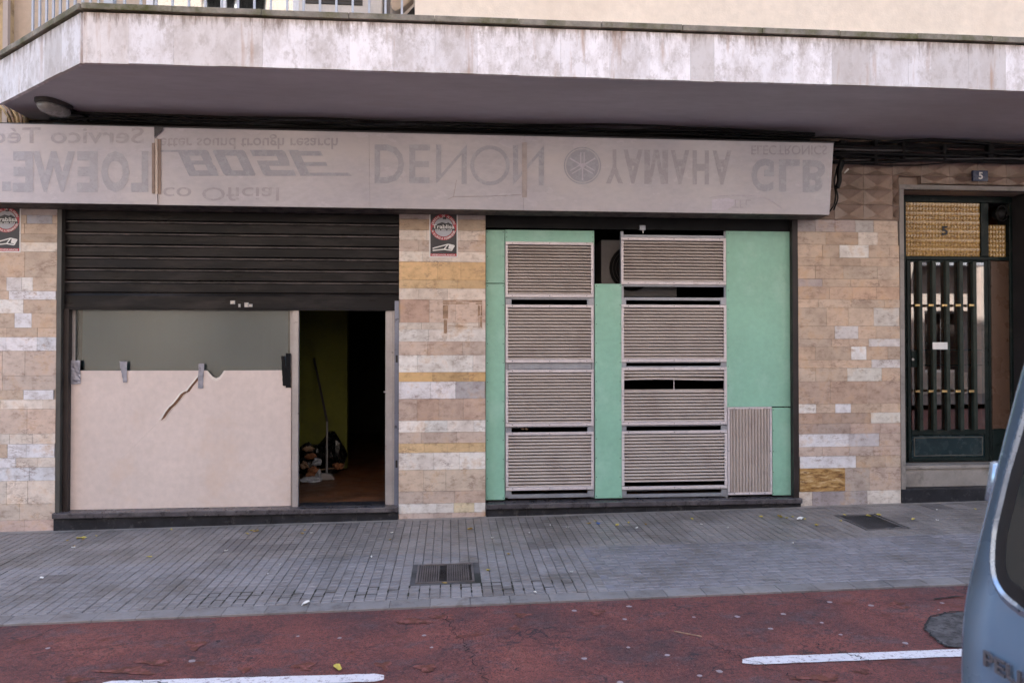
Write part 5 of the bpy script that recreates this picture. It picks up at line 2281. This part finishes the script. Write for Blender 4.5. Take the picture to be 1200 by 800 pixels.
for px, py in gums:
    p = onground(px, py, -.015)
    m = MB()
    n = 10
    r = R_.uniform(.008, .020)
    m._add([(r * math.cos(2 * math.pi * i / n) * R_.uniform(.8, 1.2), r * math.sin(2 * math.pi * i / n) * R_.uniform(.7, 1.1), 0) for i in range(n)] + [(0, 0, .0025)],
           [(i, (i + 1) % n, n) for i in range(n)])
    o = m.build('chewing_gum', 'gum')
    o.location = (p.x, p.y, gz(p.x) - .0145)
    tag(o, 'flattened pale chewing gum spot on the red lane', 'chewing gum', 'gum spots on the red lane')
m = MB()
q0, q1 = onground(790, 739, -.012), onground(822, 745, -.012)
q0.z = gz(q0.x) - .012
q1.z = gz(q1.x) - .012
m.tube([q0, q1], .003, 5)
tag(m.build('twig', 'rag_tan'), 'thin pale twig lying on the red lane', 'twig')

# ================================================================== VAN
VX, VY = 1.20, -5.822
van = thing('parked_van', 'slate blue van seen from its rear corner at the right picture edge', 'van', (VX + 2, VY, gz(VX + 2) - .04))
GR = gz(2.5) - .045


def topz(x):
    P = [(0, 1.83), (2.35, 1.86), (2.75, 1.74), (3.25, 1.20), (3.5, 1.08), (3.95, .98), (4.15, .80), (4.25, .60)]
    for (a, b), (c, d) in zip(P, P[1:]):
        if a <= x <= c:
            t = (x - a) / (c - a)
            t = t * t * (3 - 2 * t) if a > 2 else t
            return b + (d - b) * t
    return P[-1][1]


SEC = [(.70, .26), (.80, .30), (.835, .42), (.848, .62), (.848, .83), (.846, .93), (.836, 1.03), (.822, 1.12), (.808, 1.21), (.794, 1.30), (.778, 1.40), (.760, 1.50), (.735, 1.62),
       (.690, 1.72), (.60, 1.785), (.42, 1.815), (.20, 1.828), (0, 1.83)]


def lean(z):
    return .145 * max(0, z - .9) + .05 * max(0, z - 1.6)


def station(x, inset=0.0, lx=1.0):
    tz = topz(x)
    out = []
    for (hy, z) in SEC:
        zz = z if z < .83 else .83 + (z - .83) * max(.0, tz - .83) / 1.0
        zz = min(zz, tz) if tz >= .83 else min(z, .3 + (z - .3) * (tz - .3) / 1.53 if z > .3 else z)
        k = 1.0
        if x > 3.2:
            k = 1 - .12 * ((x - 3.2) / 1.05) ** 2
        hh = max(0, hy * k - inset) if hy > 0 else 0
        out.append((VX + x + lean(zz) * lx, hh, zz + GR + .045))
    return out


st_ = [(0.0, .026, 1), (.003, .015, 1), (.009, .007, 1), (.018, .002, 1), (.035, .0, 1), (.12, 0, 1), (.5, 0, .6), (1.0, 0, .2), (1.5, 0, 0), (2.0, 0, 0), (2.35, 0, 0), (2.55, 0, 0), (2.75, 0, 0), (2.95, 0, 0),
       (3.1, 0, 0), (3.25, 0, 0), (3.5, 0, 0), (3.75, 0, 0), (3.95, .01, 0), (4.1, .03, 0), (4.2, .07, 0), (4.25, .14, 0)]
m = MB()
rings = []
for x, ins, lx in st_:
    half = station(x, ins, lx)
    ring = [(X, VY + h, z) for X, h, z in half] + [(X, VY - h, z) for X, h, z in reversed(half[:-1])]
    rings.append(ring)
n = len(rings[0])
vs = [p for r in rings for p in r]
fs = []
for i in range(len(rings) - 1):
    for k in range(n - 1):
        fs.append((i * n + k, i * n + k + 1, (i + 1) * n + k + 1, (i + 1) * n + k))
    fs.append((i * n + n - 1, i * n, (i + 1) * n, (i + 1) * n + n - 1))
m._add(vs, fs)
# rear and front caps as horizontal strips
for ring, bul in ((rings[0], -.012), (rings[-1], .02)):
    K = len(SEC)
    NB = 8
    o = len(m.v)
    rows = []
    for k in range(K - 1):
        a = Vector(ring[k])
        b = Vector(ring[n - 1 - k])
        row = []
        for j in range(NB + 1):
            t = j / NB
            p = a.lerp(b, t)
            p.x += bul * math.sin(math.pi * t)
            row.append(tuple(p))
        rows.append(row)
    for row in rows:
        m.v += row
    for k in range(K - 2):
        for j in range(NB):
            m.f.append((o + k * (NB + 1) + j, o + k * (NB + 1) + j + 1, o + (k + 1) * (NB + 1) + j + 1, o + (k + 1) * (NB + 1) + j))
            m.c.append(None)
    top = Vector(ring[K - 1])
    ti = len(m.v)
    m.v.append(tuple(top))
    base = o + (K - 2) * (NB + 1)
    for j in range(NB):
        m.f.append((base + j, base + j + 1, ti))
        m.c.append(None)
body = m.build('body', 'van_paint', van, smooth=True)
wd = body.modifiers.new('w', 'WELD')
wd.merge_threshold = .0008
ss_ = body.modifiers.new('s', 'SUBSURF')
ss_.levels = ss_.render_levels = 1


def rear_x(z):
    zl = z - GR - .045
    return VX + lean(zl)


def rear_pt(yo, z, out=.0):
    """point on the tailgate; yo measured from the van centre line"""
    t = .5 - yo / (2 * .80)
    return (rear_x(z) - .012 * math.sin(math.pi * min(1, max(0, t))) - out, VY + yo, z)


# rear window: rim, glass and the edge highlight painted as a pale ring
wl = [(1.483, .745), (1.40, .762), (1.328, .777), (1.26, .787), (1.209, .794), (1.165, .793), (1.122, .786), (1.095, .773), (1.077, .752), (1.066, .725), (1.061, .69), (1.059, .60)]
half = [(yo - .036, z - .004) for z, yo in wl]
topw = [(.56, 1.61), (.655, 1.60), (.688, 1.57), (.70, 1.53)]
outl = topw + half
full = outl + [(-y, z) for y, z in reversed(outl)]


def smooth_loop(P, n=4):
    out = []
    N = len(P)
    for i in range(N):
        p0, p1, p2, p3 = (Vector(P[(i + k - 1) % N]) for k in range(4))
        for j in range(n):
            t = j / n
            out.append(tuple(.5 * ((2 * p1) + (p2 - p0) * t + (2 * p0 - 5 * p1 + 4 * p2 - p3) * t * t + (3 * p1 - p0 - 3 * p2 + p3) * t ** 3)))
    return out


full = smooth_loop(full)


def inset(poly, d):
    c = Vector((0, 1.35))
    out = []
    nn = len(poly)
    for i in range(nn):
        a, b, c_ = Vector(poly[i - 1]), Vector(poly[i]), Vector(poly[(i + 1) % nn])
        e1, e2 = (b - a).normalized(), (c_ - b).normalized()
        nr = Vector((-(e1.y + e2.y), e1.x + e2.x)).normalized()
        if nr.dot(c - b) < 0:
            nr = -nr
        out.append(tuple(b + nr * d))
    return out


def ringmesh(pa, pb, oa, ob, mat, name, par, sm=True):
    m = MB()
    nn = len(pa)
    vs = [rear_pt(y, z, oa) for y, z in pa] + [rear_pt(y, z, ob) for y, z in pb]
    m._add(vs, [(i, (i + 1) % nn, (i + 1) % nn + nn, i + nn) for i in range(nn)])
    return m.build(name, mat, par, smooth=sm)


w1 = inset(full, -.012)
w2 = inset(full, .004)
w3 = inset(full, .045)
ringmesh(w1, w2, .001, .010, 'van_highlight', 'window_highlight', van)
rim_ = ringmesh(w2, inset(full, .010), .010, .004, 'van_highlight', 'window_highlight', van)
m = MB()
ring_in = w3
wa = inset(full, .010)
nn = len(full)
m._add([rear_pt(y, z, .004) for y, z in wa] + [rear_pt(y, z, .006) for y, z in w3], [(i, (i + 1) % nn, (i + 1) % nn + nn, i + nn) for i in range(nn)])
rwin = m.build('rear_window', 'van_rubber', van)
m = MB()
m._add([rear_pt(y, z, .0055) for y, z in w3], [tuple(range(nn))])
m.build('glass', 'van_glass_dark' if 'van_glass_dark' in MATS else 'van_black_glass', rwin) if False else None
simple('van_black_glass', (.02, .026, .026), .06, var=.1, scale=1, fine=0)
m.build('glass', 'van_black_glass', rwin)
# raised chrome lettering
m = MB()
vs, fs = text_geo('PEUGEOT', .018)
L0, L1 = .740, .445
P = fit(vs, lambda u, v: (u, v))
z0_, z1_ = .903, .938
front = [rear_pt(L0 + (L1 - L0) * u, z0_ + (z1_ - z0_) * v, .006) for u, v in P]
m._add(front, fs)
o = m.build('lettering', 'chrome_letter', van)
so = o.modifiers.new('t', 'SOLIDIFY')
so.thickness = .005
# door hinge on the corner
for zc in (1.295, .62):
    m = MB()
    hy = VY + (.812 if zc > 1 else .855)
    hx = rear_x(zc) + .025
    m.tube([(hx, hy + .004, zc - .048), (hx, hy + .004, zc - .044), (hx + .004, hy, zc), (hx + .006, hy - .006, zc + .044), (hx + .006, hy - .007, zc + .048)], [.010, .017, .017, .017, .010], 10)
    m.build('door_hinge', 'van_highlight', van, smooth=True)
# tail lights
for s in (1, -1):
    m = MB()
    pts = []
    for z in (.45, .53, .61, .68, .74, .765):
        pts.append(z)
    vs, fs = [], []
    for z in pts:
        zz = z + GR + .045
        for (dx, yy_) in ((-.004, .66), (-.006, .74), (-.004, .80), (.006, .832), (.03, .852), (.10, .856), (.20, .855)):
            vs.append((VX + dx - .004, VY + s * yy_, zz))
    for i in range(len(pts) - 1):
        for k in range(6):
            fs.append((i * 7 + k, i * 7 + k + 1, (i + 1) * 7 + k + 1, (i + 1) * 7 + k))
    m._add(vs, fs)
    m.build('tail_light', 'tail_red', van, smooth=True)
# bumpers, side glass, wheels, mirrors, plate
m = MB()
m.box(VX - .07, VX + .12, VY - .83, VY + .83, GR + .30, GR + .50)
m.build('rear_bumper', 'van_black', van, bevel=.03)
m = MB()
m.box(VX + 4.15, VX + 4.32, VY - .72, VY + .72, GR + .28, GR + .52)
m.build('front_bumper', 'van_black', van, bevel=.03)
m = MB()
m.box(VX - .022, VX - .014, VY - .26, VY + .26, GR + .60, GR + .71)
m.build('licence_plate', 'white_enamel', van)


def side_y(z):
    zl = z - GR - .045
    for (a, za), (b, zb2_) in zip(SEC, SEC[1:]):
        if za <= zl <= zb2_:
            return a + (b - a) * (zl - za) / (zb2_ - za)
    return .8


for s in (1, -1):
    for (xa_, xb3, xa2, xb4) in ((.25, 1.15, .35, 1.15), (1.25, 2.15, 1.25, 2.15), (2.25, 3.05, 2.25, 2.72)):
        m = MB()
        zs = [1.08, 1.2, 1.32, 1.44, 1.56]
        vs, fs = [], []
        for i, z in enumerate(zs):
            t = i / 4
            for xx in (xa_ + (xa2 - xa_) * t, xb3 + (xb4 - xb3) * t):
                vs.append((VX + xx, VY + s * (side_y(z) + .004), z))
        fs = [(2 * i, 2 * i + 1, 2 * i + 3, 2 * i + 2) for i in range(4)]
        m._add(vs, fs)
        m.build('side_window', 'van_black_glass', van)
    for wx_ in (.72, 3.42):
        zc = GR + .31
        m = MB()
        prof_ = [(.20, -.095), (.29, -.10), (.312, -.07), (.315, 0), (.312, .07), (.29, .10), (.20, .095)]
        N_ = 28
        vs, fs = [], []
        for i in range(N_):
            a = 2 * math.pi * i / N_
            for r, o_ in prof_:
                vs.append((VX + wx_ + r * math.cos(a), VY + s * (.76) + o_, zc + r * math.sin(a)))
        for i in range(N_):
            for k in range(6):
                fs.append((i * 7 + k, i * 7 + k + 1, ((i + 1) % N_) * 7 + k + 1, ((i + 1) % N_) * 7 + k))
        m._add(vs, fs)
        wh = m.build('wheel', 'tyre', van, smooth=True)
        m = MB()
        m.tube([(VX + wx_, VY + s * .70, zc), (VX + wx_, VY + s * .845, zc)], .20, 24)
        m.tube([(VX + wx_, VY + s * .845, zc), (VX + wx_, VY + s * .86, zc)], .06, 16)
        m.build('rim', 'rim', wh, bevel=.006)
    m = MB()
    m.box(VX + 2.95, VX + 3.10, VY + s * .84, VY + s * 1.02, 1.10, 1.28)
    m.build('wing_mirror', 'van_black', van, bevel=.03)
m = MB()
vs = []
for x_, z_ in ((2.78, 1.70), (2.95, 1.53), (3.10, 1.36), (3.22, 1.24)):
    for yo in (-.62, .62):
        vs.append((VX + x_ + .03, VY + yo, z_ + GR + .055))
m._add(vs, [(0, 1, 3, 2), (2, 3, 5, 4), (4, 5, 7, 6)])
m.build('windscreen', 'van_black_glass', van)

# ================================================================== OPPOSITE SIDE (seen only as reflections)
def facade(name, label, x0, x1, y, h, mat, nfl, nw, grp):
    t = thing(name, label, 'building', ((x0 + x1) / 2, y, 0), grp)
    m = MB()
    m.box(x0, x1, y - 8, y - .25, -.2, h)
    m.build('core', 'wall_dark', t)
    m = MB()
    fh = h / nfl
    ww = (x1 - x0) / nw
    for f in range(nfl):
        zb = f * fh
        m.box(x0, x1, y - .25, y, zb, zb + fh * .28)
        m.box(x0, x1, y - .25, y, zb + fh * .82, zb + fh)
        for i in range(nw + 1):
            xc = x0 + ww * i
            m.box(max(x0, xc - ww * .28), min(x1, xc + ww * .28), y - .249, y - .001, zb + fh * .28, zb + fh * .82)
    m.build('wall', mat, t)
    for f in range(nfl):
        for i in range(nw):
            xc = x0 + ww * (i + .5)
            m = MB()
            a, b = xc - ww * .22, xc + ww * .22
            z0, z1 = f * fh + fh * .28, f * fh + fh * .82
            m.box(a, b, y - .20, y - .17, z0, z0 + .06)
            m.box(a, b, y - .20, y - .17, z1 - .06, z1)
            m.box(a, a + .06, y - .20, y - .17, z0 + .06, z1 - .06)
            m.box(b - .06, b, y - .20, y - .17, z0 + .06, z1 - .06)
            m.box(xc - .03, xc + .03, y - .20, y - .17, z0 + .06, z1 - .06)
            w = m.build('window', 'white_frame', t)
            if f:
                m = MB()
                m.box(a - .25, b + .25, y + .001, y + .5, z0 - .22, z0 - .10)
                for k in range(14):
                    xx = a - .22 + (b - a + .44) * k / 13
                    m.box(xx - .01, xx + .01, y + .46, y + .48, z0 - .10, z0 + .8)
                m.box(a - .25, b + .25, y + .45, y + .49, z0 + .801, z0 + .84)
                m.build('balcony', 'railing_paint', t)
    return t


facade('apartment_building', 'cream apartment building across the street facing the shops', -13, 3.2, -10.4, 13.5, 'facade_cream', 4, 5, 'buildings across the street')
facade('apartment_building', 'white apartment building across the street facing entrance five', 3.3, 19, -10.4, 11.5, 'facade_white', 4, 6, 'buildings across the street')

# ================================================================== LIGHT
w = bpy.data.worlds.new('World')
sc.world = w
w.use_nodes = True
nt = w.node_tree
bg = nt.nodes['Background']
sky = nt.nodes.new('ShaderNodeTexSky')
sky.sky_type = 'NISHITA'
sky.sun_disc = False
EL, AZ = math.radians(52), math.radians(18)       # sun high behind the shops
sky.sun_elevation = EL
sky.sun_rotation = AZ
sky.dust_density = 2.5
nt.links.new(sky.outputs[0], bg.inputs[0])
bg.inputs[1].default_value = .15
sd = bpy.data.lights.new('sun', 'SUN')
sd.energy = 4.2
sd.angle = math.radians(.5)
sd.color = (1, .94, .90)
so_ = bpy.data.objects.new('sun', sd)
col.objects.link(so_)
dirv = Vector((math.sin(AZ) * math.cos(EL), math.cos(AZ) * math.cos(EL), math.sin(EL)))   # towards the sun
so_.rotation_euler = (-dirv).to_track_quat('-Z', 'Y').to_euler()

sc.view_settings.view_transform = 'Standard'
sc.view_settings.look = 'None'
sc.view_settings.gamma = 1
sc.view_settings.exposure = 2.68
sc.view_settings.use_white_balance = True
sc.view_settings.white_balance_temperature = 6600
sc.view_settings.white_balance_tint = 5
sc.render.engine = 'CYCLES'
sc.cycles.use_denoising = True
sc.cycles.denoising_prefilter = 'ACCURATE'
sc.cycles.max_bounces = 8
sc.cycles.diffuse_bounces = 5
sc.cycles.sample_clamp_indirect = 8
sc.cycles.caustics_reflective = False
sc.cycles.caustics_refractive = False
